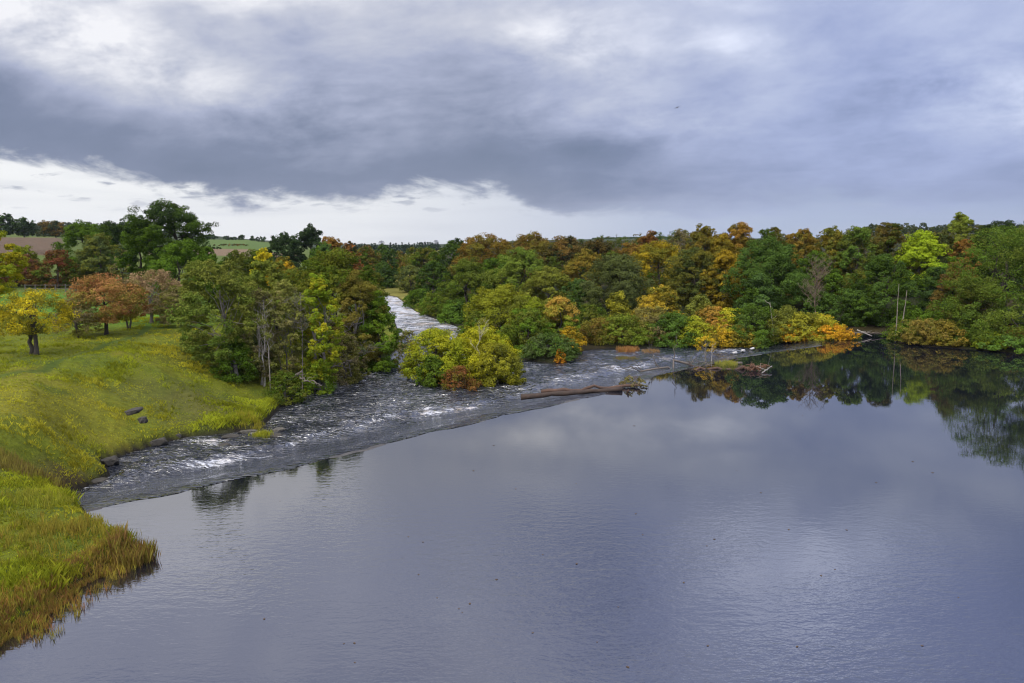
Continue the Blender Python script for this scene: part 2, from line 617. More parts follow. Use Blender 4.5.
SUN_EL, SUN_AZ = R(38), R(222)
wd = bpy.data.worlds.new("World"); S.world = wd; wd.use_nodes = True
nt = wd.node_tree; nt.nodes.clear(); E.nt = nt
wout = nt.nodes.new('ShaderNodeOutputWorld'); bg = nt.nodes.new('ShaderNodeBackground')
bg.inputs['Strength'].default_value = 0.1
nt.links.new(bg.outputs[0], wout.inputs[0])
sky = nt.nodes.new('ShaderNodeTexSky'); sky.sky_type = 'NISHITA'; sky.sun_disc = False
sky.sun_elevation = SUN_EL; sky.sun_rotation = SUN_AZ
tc = nt.nodes.new('ShaderNodeTexCoord')
sep = nt.nodes.new('ShaderNodeSeparateXYZ'); nt.links.new(tc.outputs['Generated'], sep.inputs[0])
dx, dy, dz = (E(sep.outputs[i]) for i in range(3))
az = E.op('ARCTAN2', dx, dy)
el = E.op('ARCSINE', dz)
elp = E.op('MAXIMUM', el, 0.0)
zz = E.op('MAXIMUM', dz, 0.0) + 0.13
q = combine(dx / zz, dy / zz, 0.0)
# shear the deck so that its streaks run from upper left to lower right
qs = combine(dx / zz * .8 + dy / zz * .25, dy / zz * .9, 0.3)
n1 = noise(qs, .75, 7, .55, .35)
n2 = noise(qs, 2.3, 7, .6, .5)
n3 = noise(combine(az * 6.0, el * 22.0, 1.7), 1.0, 6, .62, .6)
n4 = noise(combine(az * 14.0, el * 34.0, 4.1), 1.0, 5, .6, .4)
# lower edge of the cloud deck as a function of azimuth
t_az = (az + 0.65) * (1 / 1.3)
fc = nt.nodes.new('ShaderNodeFloatCurve')
cv = fc.mapping.curves[0]
pts = [(0.0, .86), (.062, .78), (.188, .50), (.265, .36), (.337, .34), (.393, .52), (.47, .52), (.527, .31), (.623, .21), (.765, .19), (1, .1)]
while len(cv.points) < len(pts): cv.points.new(.5, .5)
for p_, (a_, b_) in zip(cv.points, pts): p_.location = (a_, b_)
fc.mapping.update()
nt.links.new(t_az.s, fc.inputs['Value'])
e0 = E(fc.outputs[0]) * 0.105
h = el - e0 + (n3 - .5) * .060 + (n4 - .5) * .045
w = smooth(-.1, .45, az)          # 0 left .. 1 right
deck = E(smooth(-.002, 0.016, h).s) * (1 - w) + smooth(-.012, 0.05, h) * w
# stray wisps inside the bright gap
wisp = smooth(.57, .70, noise(combine(az * 22.0, el * 90.0, 9.3), 1.0, 4, .55, .2)) * smooth(.02, .06, el) * .75
deck = E.op('MAXIMUM', deck, wisp)
hp = E.op('MAXIMUM', el - e0, 0.0)
lowr = ramp(hp, [(0, (.30,) * 3), (.035, (.20,) * 3), (.075, (.27,) * 3), (.14, (.50,) * 3), (.24, (.66,) * 3), (.45, (.60,) * 3), (.75, (.72,) * 3), (1, (1.0,) * 3)])
lowr2 = ramp(hp, [(0, (.62,) * 3), (.03, (.42,) * 3), (.09, (.44,) * 3), (.16, (.52,) * 3), (.24, (.52,) * 3), (.45, (.50,) * 3), (.75, (.66,) * 3), (1, (1.0,) * 3)])
sepl = nt.nodes.new('ShaderNodeSeparateColor'); nt.links.new(lowr, sepl.inputs[0])
sepr = nt.nodes.new('ShaderNodeSeparateColor'); nt.links.new(lowr2, sepr.inputs[0])
b0 = E(sepl.outputs[0]) * (1 - w) + E(sepr.outputs[0]) * w
amp = smooth(0.0, .12, hp) * .55 + .25
n5 = noise(combine(az * 3.2 + el * 3.0, el * 9.0 - az * 2.0, 6.6), 1.0, 8, .58, .25)
n6 = noise(combine(az * 9.0 + el * 4.0, el * 17.0 - az * 3.0, 2.6), 1.0, 8, .60, .2)
def glow(px, py, ra, re_, k):
    a0 = math.atan((px - 512) / F); e0_ = math.atan((HOR - py) / F * math.cos(a0))
    qx = (az - a0) * (1 / ra); qy = (el - e0_ + (az - a0) * .12) * (1 / re_)
    return (1 - smooth(0.0, 1.0, E.op('SQRT', qx * qx + qy * qy))) * k
breaks = glow(60, 30, .24, .065, .46) + glow(130, 75, .25, .05, .18) + glow(560, 55, .16, .06, .24) + glow(720, 55, .15, .035, .18) + glow(985, 100, .17, .06, .34) + glow(640, 125, .18, .04, .12) + glow(250, 110, .3, .07, .10)
breaks = breaks + glow(160, -60, .35, .10, .45) + glow(820, -90, .25, .09, .35) + glow(1000, -40, .2, .06, .22) + glow(790, -115, .16, .12, .20) - glow(600, -95, .2, .10, .22) - glow(1010, -130, .16, .1, .06)  # unseen patches above the frame, added to vary the pond's reflection
bright = b0 + ((n1 - .5) * .45 + (n2 - .5) * .40 + (n5 - .5) * 1.10 + (n6 - .5) * .62) * amp * (1 - w * .2) + breaks * ((n6 - .5) * 3.0 + 1.0)
cloud = ramp(bright, [(0, (.090, .115, .175)), (.25, (.138, .163, .240)), (.5, (.270, .295, .395)), (.72, (.395, .410, .475)), (1, (.62, .62, .645))])
cloud = mixc(w * .75, cloud, mixc(1.0, cloud, (.84, .93, 1.16), 'MULTIPLY'))
gapc = ramp(E((az + .6).s) * (1 / 1.2), [(0, (.63, .635, .64)), (.35, (.58, .59, .605)), (.5, (.45, .475, .53)), (.65, (.31, .355, .46)), (.8, (.27, .32, .44)), (1, (.23, .28, .40))])
veil = noise(combine(az * 5.0, el * 60.0, 2.2), 1.0, 4, .5, .2)
gapc = mixc(smooth(.4, .8, veil) * .3, gapc, (.36, .38, .44))
cloud = mixc(smooth(.45, .8, el) * smooth(-.25, .35, dy * -1.0), cloud, mixc(1.0, cloud, (1.22, 1.12, .98), 'MULTIPLY'))  # unseen clouds behind the camera tinted warm to shape the light
zb = smooth(-.25, .35, dy * -1.0) * smooth(.1, .6, el) * 2.6 + 1.0 - smooth(.5, 1.0, el) * smooth(-.1, .4, dy) * .45  # unseen sky behind the camera brightened, added to light the trees frontally
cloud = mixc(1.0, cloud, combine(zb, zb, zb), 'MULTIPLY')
cloud = mixc(smooth(.26, .40, el) * smooth(-.1, .3, dy), cloud, mixc(1.0, cloud, (1.26, 1.28, 1.42), 'MULTIPLY'))  # unseen high front sky lifted and blued for the pond's reflection
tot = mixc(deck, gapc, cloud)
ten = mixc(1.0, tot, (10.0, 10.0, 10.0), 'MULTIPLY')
fin = mixc(0.04, ten, sky.outputs[0])
below = smooth(-.02, -.002, el)
fin = mixc(below, (1.2, 1.25, 1.3), fin)
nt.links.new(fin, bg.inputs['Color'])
wd.cycles.sampling_method = 'MANUAL'; wd.cycles.sample_map_resolution = 512

sd = bpy.data.lights.new("sun", 'SUN'); sd.energy = 1.5; sd.angle = R(18); sd.color = (1, .95, .86)
so = bpy.data.objects.new("sun", sd); COL.objects.link(so)
to_sun = Vector((math.sin(SUN_AZ) * math.cos(SUN_EL), math.cos(SUN_AZ) * math.cos(SUN_EL), math.sin(SUN_EL)))
so.rotation_euler = to_sun.to_track_quat('Z', 'Y').to_euler()
so.location = (0, 0, 60)

# ------------------------------------------------------------------ terrain: one sheet
fa = np.linspace(R(-44), R(44), 560)
ba = np.linspace(R(44), R(316), 70)[1:-1]
A = np.concatenate([fa, ba])
rad = np.concatenate([[3, 8], 12 * (3600 / 12) ** np.linspace(0, 1, 560)])
na, nr_ = len(A), len(rad)
AA, RA = np.meshgrid(A, rad)
TX = np.sin(AA) * RA; TY = np.cos(AA) * RA
tx, ty = TX.ravel(), TY.ravel()
tz = ground(tx, ty)
td = water_sdf(tx, ty)
tl = is_left(tx, ty)
tpx = np.where(ty > 5, 512 + F * tx / np.maximum(ty, 5), np.where(tx < 0, -900, 1900))
# ground cover colour of each place
n_a = fbm(tx * .09, ty * .09, 31, 4); n_b = fbm(tx * .45, ty * .45, 41, 4); n_c = fbm(tx * .02, ty * .02, 51, 3)
def C3(c): return np.array(c, float)[None, :]
grassA, grassB, grassC = C3((.118, .136, .010)), C3((.168, .160, .015)), C3((.070, .098, .010))
m1 = sstep(.42, .62, n_a)[:, None]; m2 = sstep(.5, .68, n_b)[:, None]
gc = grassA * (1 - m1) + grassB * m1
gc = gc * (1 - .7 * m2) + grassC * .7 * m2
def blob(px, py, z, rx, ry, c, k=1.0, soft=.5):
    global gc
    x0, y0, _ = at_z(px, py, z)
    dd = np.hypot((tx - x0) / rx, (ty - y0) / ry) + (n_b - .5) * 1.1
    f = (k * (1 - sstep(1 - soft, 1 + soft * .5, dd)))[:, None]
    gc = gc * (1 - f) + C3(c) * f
# worn hollow of dead bracken, darker patches, alder shade painted into the bank
blob(70, 433, 2.0, 1.5, 2.2, (.075, .050, .022), .9)
blob(30, 452, 1.8, 2.0, 2.0, (.11, .085, .03), .6)
blob(120, 412, 2.0, 3.0, 1.5, (.10, .11, .016), .5)
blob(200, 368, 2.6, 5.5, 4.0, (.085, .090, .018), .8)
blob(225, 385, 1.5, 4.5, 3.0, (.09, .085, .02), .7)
# trodden tracks
def track(pts, wd_, c, k):
    global gc
    w_ = pz(pts, 2.9)
    dd = seg_dist(tx + (n_b - .5) * .8, ty + (n_a - .5) * .8, w_, closed=False)
    f = (k * (1 - sstep(wd_ * .4, wd_, dd)))[:, None]
    gc = gc * (1 - f) + C3(c) * f
track([(-60, 383), (0, 376), (40, 370), (62, 361), (90, 353), (118, 345), (142, 338), (150, 328)], .55, (.055, .085, .012), .85)
track([(40, 368), (80, 365), (110, 352), (142, 339)], .4, (.07, .09, .014), .6)
# field beyond the hawthorns: brighter, greener
f = (sstep(72, 82, ty) * (1 - sstep(118, 124, ty)) * (1 - sstep(190, 240, tpx)))[:, None] * (tl[:, None])
gc = gc * (1 - f) + C3((.080, .165, .016)) * f
f = (sstep(112, 122, ty))[:, None] * tl[:, None]
gc = gc * (1 - f) + C3((.085, .115, .022)) * f
# ploughed field and pale headland
f = (sstep(215, 222, ty) * (1 - sstep(340, 346, ty)) * (1 - sstep(62, 70, tpx)))[:, None]
gc = gc * (1 - f) + (C3((.115, .080, .050)) * (.85 + .3 * n_b[:, None])) * f
f = (sstep(342, 346, ty) * (1 - sstep(352, 358, ty)) * (1 - sstep(62, 70, tpx)))[:, None]
gc = gc * (1 - f) + C3((.20, .165, .085)) * f
# hill field with hedge-green turf (far left centre), stubble strip below it
hf = (tpx > 150) & (tpx < 300)
f = (sstep(425, 440, ty) * (1 - sstep(640, 660, ty)) * hf)[:, None]
gc = gc * (1 - f) + C3((.085, .130, .030)) * f
f = (sstep(330, 340, ty) * (1 - sstep(420, 430, ty)) * hf)[:, None]
gc = gc * (1 - f) + C3((.17, .12, .07)) * f
# rough meadow in the river bend
f = ((ty > 150) & (tpx > 340) & (tpx < 445))[:, None] * sstep(160, 172, ty)[:, None]
gc = gc * (1 - f) + (C3((.20, .185, .040)) * (1 - m1 * .4) + C3((.10, .10, .02)) * m1 * .4) * f
# far country: dull green and brown
f = sstep(700, 900, np.hypot(tx, ty))[:, None]
gc = gc * (1 - f) + (C3((.026, .040, .018)) * (1 - m1) + C3((.050, .062, .025)) * m1) * f
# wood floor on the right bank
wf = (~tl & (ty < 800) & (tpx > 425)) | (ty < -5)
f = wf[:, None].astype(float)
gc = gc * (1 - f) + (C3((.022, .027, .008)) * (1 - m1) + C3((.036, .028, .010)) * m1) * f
# bare earth at the bank edge and bed, darkened to paint the shrubs' shadow gap
edge_w = np.where(tl, .55, .5) * (.5 + n_b)
f = (1 - sstep(.35, 1.0, td / edge_w))[:, None]
gc = gc * (1 - f) + C3((.018, .015, .010)) * f
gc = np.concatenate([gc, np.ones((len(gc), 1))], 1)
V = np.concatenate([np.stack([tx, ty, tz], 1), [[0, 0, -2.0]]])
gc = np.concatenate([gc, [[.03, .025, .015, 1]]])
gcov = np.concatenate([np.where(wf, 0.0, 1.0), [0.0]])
i = np.arange(nr_ - 1)[:, None]; j = np.arange(na)[None, :]; j2 = (j + 1) % na
Fq = np.stack([i * na + j, i * na + j2, (i + 1) * na + j2, (i + 1) * na + j], -1).reshape(-1, 4)[:, ::-1]

m_ter, nt, out = new_mat('ground cover')
co = geopos()
col = attr('cover').outputs['Color']
na1 = noise(co, 2.2, 6, .7); na2 = noise(co, 9.0, 4, .7); na3 = noise(co, .35, 5, .6)
v = (na1 - .5) * 1.5 + (na2 - .5) * 1.3 + (na3 - .5) * .6 + 1.0
col2 = mixc(1.0, col, combine(v, v, v), 'MULTIPLY')
col2 = mixc(smooth(.56, .72, na3) * .35, col2, mixc(1.0, col2, (1.25, .85, .9), 'MULTIPLY'))
p = nt.nodes.new('ShaderNodeBsdfPrincipled'); nt.links.new(col2, p.inputs['Base Color']); p.inputs['Roughness'].default_value = .95
p.inputs['Specular IOR Level'].default_value = .15
b = nt.nodes.new('ShaderNodeBump'); b.inputs['Strength'].default_value = 1.0; b.inputs['Distance'].default_value = .25
hh = na1 * .6 + na2 * .4
nt.links.new(hh.s, b.inputs['Height']); nt.links.new(b.outputs[0], p.inputs['Normal'])
nt.links.new(p.outputs[0], out.inputs[0])
me = mesh_from('ground', V, Fq, m_ter, {'cover': ('POINT', 'FLOAT_COLOR', gc)}, True)
# centre fan under the bridge
bm_f = [[len(V) - 1, k, (k + 1) % na, (k + 1) % na] for k in ()]
tag(add_obj('ground', me), kind='structure')

# ------------------------------------------------------------------ still water above the weir
m_pond, nt, out = new_mat('still water')
co = geopos()
patch = smooth(.40, .66, noise(co, .045, 4, .6, .6))
mp = nt.nodes.new('ShaderNodeMapping'); mp.inputs['Scale'].default_value = (1, 2.0, 1); mp.inputs['Rotation'].default_value = (0, 0, R(-12))
nt.links.new(co, mp.inputs[0])
r1 = noise(mp.outputs[0], 1.5, 3, .55, .4)
r2 = noise(mp.outputs[0], 4.2, 2, .5, .2)
sepp = nt.nodes.new('ShaderNodeSeparateXYZ'); nt.links.new(co, sepp.inputs[0])
near = 1 - smooth(14.0, 46.0, E(sepp.outputs[1]))
amp = (patch * .95 + .12) * (near * .97 + .03)
hgt = (r1 * 1.0 + r2 * .45) * amp
b = nt.nodes.new('ShaderNodeBump'); b.inputs['Strength'].default_value = 1.0; b.inputs['Distance'].default_value = .042
nt.links.new(hgt.s, b.inputs['Height'])
p = nt.nodes.new('ShaderNodeBsdfPrincipled')
p.inputs['Base Color'].default_value = (.006, .007, .012, 1)
p.inputs['Roughness'].default_value = .0; p.inputs['IOR'].default_value = 2.9
nt.links.new(b.outputs[0], p.inputs['Normal']); nt.links.new(p.outputs[0], out.inputs[0])
import bmesh
bm = bmesh.new()
outl = [(-60, -8)] + CREST + [(36.2, 92.5), (37.2, 100), (40, 140), (160, 140), (160, -120), (-60, -120)]
vs = [bm.verts.new((a, b_, 0)) for a, b_ in outl]
fce = bm.faces.new(vs)
if fce.normal.z < 0: fce.normal_flip()
bmesh.ops.triangulate(bm, faces=bm.faces[:])
for f_ in bm.faces:
    f_.normal_update()
    if f_.normal.z < 0: f_.normal_flip()
me = bpy.data.meshes.new('pond'); bm.to_mesh(me); bm.free(); me.materials.append(m_pond)
tag(add_obj('still_water', me), kind='structure')

# ------------------------------------------------------------------ broken water below the weir
def grid_patch(x0, x1, y0, y1, st):
    xs = np.arange(x0, x1 + st, st); ys = np.arange(y0, y1 + st, st)
    X, Y = np.meshgrid(xs, ys)
    return X, Y

def river_patch(x0, x1, y0, y1, st):
    X, Y = grid_patch(x0, x1, y0, y1, st)
    x = X.ravel(); y = Y.ravel()
    s = crest_s(x, y); d = water_sdf(x, y)
    ok = (s > -.05) & (d < 1.6)
    L = level(x, y)
    # along the weir (u) and across it (s)
    u = (x + y) * .7071
    ap = 1 - sstep(5.5, 8.5, s)
    toe = np.exp(-((s - 8.6 - 1.2 * (fbm(u * .25, s * 0, 61, 2) - .5) * 2) / 1.3) ** 2)
    wide = sstep(7, 12, s)
    fx = fbm(x * .55 + y * .1, y * .55, 71, 4) - .5
    fr = 1 - np.abs(fbm(x * .9, y * .9, 77, 4) - .5) * 4
    fr2 = 1 - np.abs(fbm(x * 2.0, y * 2.0, 83, 3) - .5) * 4
    shal = sstep(-.1, 1.2, -d)
    far = 1 - .75 * sstep(75, 130, y)
    z = L + shal * far * (ap * (.05 * (fbm(u * 1.6, s * .5, 91, 3) - .5)) + (1 - ap) * (.50 * fx + .10 * fr + .05 * fr2) + toe * (.16 * fr + .10))
    band = sstep(.42, .62, fbm(u * .16, s * .3, 95, 3))
    streak = sstep(.53, .68, fbm(s * .22 + 3, u * .6, 97, 4))
    left_rough = np.exp(-(((x + 13) / 9) ** 2 + ((y - 50) / 8) ** 2))
    foam_glint = toe * (.35 + .75 * band) + .50 * wide * streak * np.exp(-(s - 8) / 16) + .26 * ap * sstep(.6, 4.0, s) * (.4 + 1.2 * sstep(.4, .62, fbm(u * .5, s * .12, 99, 3))) + .35 * left_rough * wide
    foam_glint += .22 * wide * sstep(.0, .8, fr) * sstep(.5, .65, fbm(x * .07, y * .07, 101, 3))
    foam_glint = foam_glint * (1 - .45 * sstep(18, 28, x)) + .95 * sstep(78, 118, y) * (1 - sstep(-6, -2, x))  # far channel's bright sky reflection painted in as white foam
    z = np.where(s < .25, np.minimum(z, L - .004), z)
    n = X.shape
    V = np.stack([x, y, z], 1)
    i = np.arange(n[0] - 1)[:, None]; j = np.arange(n[1] - 1)[None, :]
    Fq = np.stack([i * n[1] + j, i * n[1] + j + 1, (i + 1) * n[1] + j + 1, (i + 1) * n[1] + j], -1).reshape(-1, 4)
    Fq = Fq[ok[Fq].all(1)]
    used = np.unique(Fq); remap = np.full(len(V), -1); remap[used] = np.arange(len(used))
    return V[used], remap[Fq], foam_glint[used], ap[used]

P1 = river_patch(-26, 40, 30, 112, .22)
P2 = river_patch(-130, 8, 112, 262, .7)
V = np.concatenate([P1[0], P2[0]]); Fq = np.concatenate([P1[1], P2[1] + len(P1[0])])
foam_glint = np.concatenate([P1[2], P2[2]]); apr = np.concatenate([P1[3], P2[3]])
m_riv, nt, out = new_mat('broken water')
co = geopos()
mp = nt.nodes.new('ShaderNodeMapping'); mp.inputs['Rotation'].default_value = (0, 0, R(-45)); mp.inputs['Scale'].default_value = (1.0, .5, 1.0)
nt.links.new(co, mp.inputs[0])
fa_ = E(attr('foam_glint').outputs['Fac']); ap_ = E(attr('apron').outputs['Fac'])
mf = nt.nodes.new('ShaderNodeMapping'); mf.inputs['Rotation'].default_value = (0, 0, R(-45)); mf.inputs['Scale'].default_value = (.26, 1.15, 1.0)
nt.links.new(co, mf.inputs[0])
f1 = noise(mf.outputs[0], 1.7, 7, .72, .9)
k1 = noise(mp.outputs[0], 1.25, 4, .6, .8); k2 = noise(co, 3.4, 3, .6, .4); k3 = noise(mp.outputs[0], .5, 4, .6, .5)
big_ = noise(co, .16, 3, .55, .8)
f2 = noise(mf.outputs[0], 5.5, 5, .7, .5)
fm = smooth(.50, .84, fa_ * .50 + (f1 - .5) * 1.5 + (f2 - .5) * 1.0 + (k2 - .5) * .4 + (big_ - .5) * .55 + .17)  # foam mask, its scattered white flecks also painted for sparkle
fcol = mixc(smooth(.44, .66, k3), (.60, .61, .63), (.40, .32, .22))
b = nt.nodes.new('ShaderNodeBump'); b.inputs['Strength'].default_value = 1.0; b.inputs['Distance'].default_value = .42
sq = nt.nodes.new('ShaderNodeSeparateXYZ'); nt.links.new(co, sq.inputs[0])
ka = noise(mf.outputs[0], 1.7, 2, .5, 1.0); kb = noise(mf.outputs[0], 4.2, 2, .5, .7)
hgt = (E.op('ABSOLUTE', ka - .5) * -1.3 + E.op('ABSOLUTE', kb - .5) * -.6 + k1 * .35) * (1 - smooth(55.0, 110.0, E(sq.outputs[1])) * .72) * (1 - ap_ * .5)
nt.links.new(hgt.s, b.inputs['Height'])
p = nt.nodes.new('ShaderNodeBsdfPrincipled')
wc = mixc(ap_ * smooth(.45, .62, k1), (.004, .006, .012), (.020, .022, .026))
nt.links.new(mixc(fm, wc, fcol), p.inputs['Base Color'])
rg = fm * .6 + .04
nt.links.new(rg.s, p.inputs['Roughness']); ior = smooth(.40, .62, big_) * .75 + smooth(52.0, 90.0, E(sq.outputs[1])) * .5 + ap_ * .30 + 1.55
nt.links.new(ior.s, p.inputs['IOR'])
nt.links.new(b.outputs[0], p.inputs['Normal']); nt.links.new(p.outputs[0], out.inputs[0])
tag(add_obj('river', mesh_from('river', V, Fq, m_riv, {'foam_glint': ('POINT', 'FLOAT', foam_glint), 'apron': ('POINT', 'FLOAT', apr)}, True)), kind='structure')

# ------------------------------------------------------------------ weir: sill stones and sloping apron
def resample(pts, st):
    pts = np.array(pts); seg = np.linalg.norm(np.diff(pts, axis=0), axis=1); cum = np.concatenate([[0], np.cumsum(seg)])
    t = np.arange(0, cum[-1], st)
    return np.stack([np.interp(t, cum, pts[:, 0]), np.interp(t, cum, pts[:, 1])], 1), t
cp, ct = resample(CREST, .3)
tan = np.gradient(cp, axis=0); tan /= np.linalg.norm(tan, axis=1)[:, None]
for _ in range(12): tan = (tan + np.roll(tan, 1, 0) + np.roll(tan, -1, 0)) / 3 if False else tan
nor = np.stack([-tan[:, 1], tan[:, 0]], 1)
ss = np.array([-.5, -.3, -.12, .05, .25, .5, 1.0, 2, 3, 4, 5, 6, 7, 8])
SV = []
for k, s_ in enumerate(ss):
    pt = cp + nor * s_
    bump = .075 * sstep(.47, .64, fbm(ct * .45, ct * 0 + s_ * .3, 131, 3)) * math.exp(-((s_ - .05) / .28) ** 2)
    stone = .025 * sstep(.60, .74, fbm(ct * .8, ct * 0 + s_ * .9, 137, 3)) * (1 if s_ > .4 else 0)
    zz_ = np.where(s_ < 0, -.035 + s_ * .12, ZD * sstep(0, 1, min(1, max(0, s_) / APRON)) - .05) + bump + stone
    SV.append(np.stack([pt[:, 0], pt[:, 1], zz_], 1))
SV = np.array(SV); nk, nn = SV.shape[:2]
i = np.arange(nk - 1)[:, None]; j = np.arange(nn - 1)[None, :]
Fq = np.stack([i * nn + j, i * nn + j + 1, (i + 1) * nn + j + 1, (i + 1) * nn + j], -1).reshape(-1, 4)
bot = SV.copy(); bot[:, :, 2] -= .8
Vw = np.concatenate([SV.reshape(-1, 3), bot.reshape(-1, 3)])
off = nk * nn
sides = []
for a_ in range(nn - 1):
    sides.append([a_, off + a_, off + a_ + 1, a_ + 1]); e_ = (nk - 1) * nn
    sides.append([e_ + a_ + 1, off + e_ + a_ + 1, off + e_ + a_, e_ + a_])
for a_ in range(nk - 1):
    u0, u1 = a_ * nn, (a_ + 1) * nn
    sides.append([u0, u1, off + u1, off + u0]); sides.append([u0 + nn - 1, off + u0 + nn - 1, off + u1 + nn - 1, u1 + nn - 1])
Fw = np.concatenate([Fq, Fq[:, ::-1] + off, np.array(sides)])
m_st = bark_mat((.060, .054, .046), .6, 1.5)
tag(add_obj('weir', mesh_from('weir', Vw, Fw, m_st)), 'long low stone weir crossing the river diagonally between still and broken water', 'weir')

# ------------------------------------------------------------------ trees and shrubs
GH = 'hawthorns and bushes in the left pasture'
GL = 'trees behind the left pasture'
GA = 'alders on the left river bank'
GR = 'trees of the wooded right bank'
GS = 'shrubs along the right bank water edge'
GC = 'trees along the far river'
GI = 'willows on the river islet'

# --- left pasture
tree('hawthorn_tree', 'tree', 30, 59, 290, 74, 'yellow leaved hawthorn with two trunks standing alone at the left edge of the pasture', 'broad', YE, OL, .42, bottom=334, trunks=2, bark=B_DARK, group=GH, nclump=60, dens=.55, limbs=26, trunk_r=.26)
tree('hawthorn_tree', 'tree', 76, 67, 298, 46, 'sparse greyish hawthorn with thin twiggy crown between the yellow and the orange hawthorns', 'broad', OL, GB, .6, bottom=336, bark=B_DARK, group=GH, dens=.38, limbs=24, nclump=26, trunk_r=.16)
tree('hawthorn_tree', 'tree', 101, 69, 276, 74, 'rusty orange hawthorn with rounded crown, tallest of the pasture hawthorns', 'round', (.235, .112, .048), (.12, .115, .02), .42, bottom=322, bark=B_DARK, group=GH, nclump=70, dens=.7, limbs=14, mixlow=-.5)
tree('hawthorn_tree', 'tree', 127, 74, 284, 40, 'dull red hawthorn with forked trunk tucked between the orange and pinkish hawthorns', 'round', (.18, .075, .030), OL, .4, bottom=317, trunks=2, group=GH, nclump=50, dens=.7)
tree('hawthorn_tree', 'tree', 152, 80, 271, 64, 'pinkish grey thinning hawthorn with wide crown beside the large dark alder', 'broad', PK, OL, .35, bottom=314, group=GH, nclump=70, dens=.6, limbs=18, bark=B_GREY, mixlow=-.6)
tree('hawthorn_tree', 'tree', 176, 76, 286, 44, 'low grey olive bush filling the gap between the pinkish hawthorn and the alder', 'dome', OL, GB, .5, cb_z=.1, group=GH, nclump=30, dens=.8, limbs=14)
tree('ash_tree', 'tree', -14, 78, 226, 62, 'tall yellow green tree cut off by the left picture edge', 'tall', YG, YE, .4, cb_z=.3, group=GL, nclump=36)
tree('maroon_bush', 'shrub', 16, 128, 256, 62, 'purplish maroon thorn thicket behind the yellow hawthorn', 'dome', MA, BR, .35, cb_z=.03, group=GL, nclump=40)
tree('maroon_bush', 'shrub', 22, 150, 247, 42, 'olive green bush in front of the ploughed field', 'dome', OL, YG, .2, cb_z=.05, group=GL)
tree('maroon_bush', 'shrub', 53, 126, 251, 44, 'dark red and green thorn bush beside the purplish thicket', 'dome', (.11, .035, .02), DG, .55, cb_z=.03, group=GL, mixlow=-1.0, nclump=36)
tree('maroon_bush', 'shrub', 72, 132, 262, 26, 'dark shadowy bush above the far pasture fence', 'dome', DG, BR, .4, cb_z=.03, group=GL)
tree('sycamore_tree', 'tree', 84, 165, 223, 54, 'broad dark green tree rising behind the pale olive tree', 'broad', DG, MG, .3, cb_z=.08, group=GL, nclump=44)
tree('sycamore_tree', 'tree', 112, 175, 222, 50, 'very dark spreading tree between two greener trees at the back of the pasture', 'broad', DK, DG, .4, cb_z=.1, group=GL)
tree('willow_tree', 'tree', 97, 130, 235, 46, 'soft pale olive rounded tree in front of the dark trees', 'round', GG, OL, .6, cb_z=.05, group=GL, nclump=44)
tree('willow_tree', 'tree', 121, 122, 249, 22, 'thin straw coloured sapling bush left of the oak', 'tall', GB, OL, .5, cb_z=.05, group=GL, dens=.6)
tree('oak_tree', 'tree', 167, 108, 203, 84, 'huge dark oak standing highest against the bright sky', 'broad', DG, DK, .35, cb_z=.14, group=GL, nclump=60, ragged=.5, limbs=16, bottom=268)
tree('oak_tree', 'tree', 137, 112, 221, 40, 'dark green tree joined to the left side of the huge oak', 'round', DG, MG, .4, cb_z=.05, group=GL, nclump=40)
tree('sycamore_tree', 'tree', 180, 98, 242, 62, 'leafy bright green round tree in front of the huge oak', 'round', (.04, .105, .012), DG, .25, cb_z=.05, group=GL, nclump=44)
tree('sycamore_tree', 'tree', 207, 104, 248, 36, 'mid green rounded tree on the right flank of the huge oak', 'round', DG, MG, .35, cb_z=.05, group=GL)

# --- between the pasture and the river, back rows
tree('beech_tree', 'tree', 246, 118, 251, 58, 'dull olive rounded tree behind the large alder', 'round', OL, DG, .5, cb_z=.05, group=GC)
tree('birch_tree', 'tree', 262, 108, 249, 26, 'yellow tree peeping between dull green crowns', 'tall', YE, YG, .5, cb_z=.1, group=GC)
tree('birch_tree', 'tree', 282, 106, 258, 34, 'golden brown tree beside the yellow one', 'round', GO, OB, .5, cb_z=.1, group=GC)
tree('scots_pine', 'tree', 283, 158, 234, 40, 'dark pine like tree with ragged top left of the tallest far tree', 'broad', DK, BG, .3, cb_z=.1, group=GC, ragged=.35)
tree('scots_pine', 'tree', 309, 165, 227, 42, 'tallest dark ragged tree on the middle skyline', 'round', DK, BG, .3, cb_z=.0, group=GC, ragged=.4, nclump=46)
tree('beech_tree', 'tree', 330, 176, 238, 34, 'orange brown beech right of the tallest dark skyline tree', 'round', (.17, .085, .018), BR, .5, cb_z=.05, group=GC)
tree('sycamore_tree', 'tree', 322, 140, 244, 34, 'clear mid green rounded tree under the dark skyline trees', 'round', (.04, .095, .025), MG, .3, cb_z=.05, group=GC)
tree('beech_tree', 'tree', 349, 185, 243, 26, 'dark brown beech with russet flank on the middle skyline', 'round', RU, DK, .55, cb_z=.05, group=GC)
tree('sycamore_tree', 'tree', 366, 210, 247, 34, 'dull dark tree left of the meadow', 'round', DG, BR, .45, cb_z=.02, group=GC)
tree('sycamore_tree', 'tree', 384, 235, 246, 30, 'deep green round tree near the first pylon', 'round', DG, BG, .4, cb_z=.02, group=GC)
tree('sycamore_tree', 'tree', 383, 205, 264, 32, 'low dark bluish tree at the left edge of the meadow', 'dome', BG, DG, .4, cb_z=.02, group=GC)
tree('beech_tree', 'tree', 398, 255, 256, 18, 'small brownish tree at the back of the meadow', 'round', BR, OL, .4, cb_z=.02, group=GC)
tree('sycamore_tree', 'tree', 400, 240, 268, 12, 'tiny pale bush at the back of the meadow', 'dome', YG, OL, .4, cb_z=.02, group=GC)

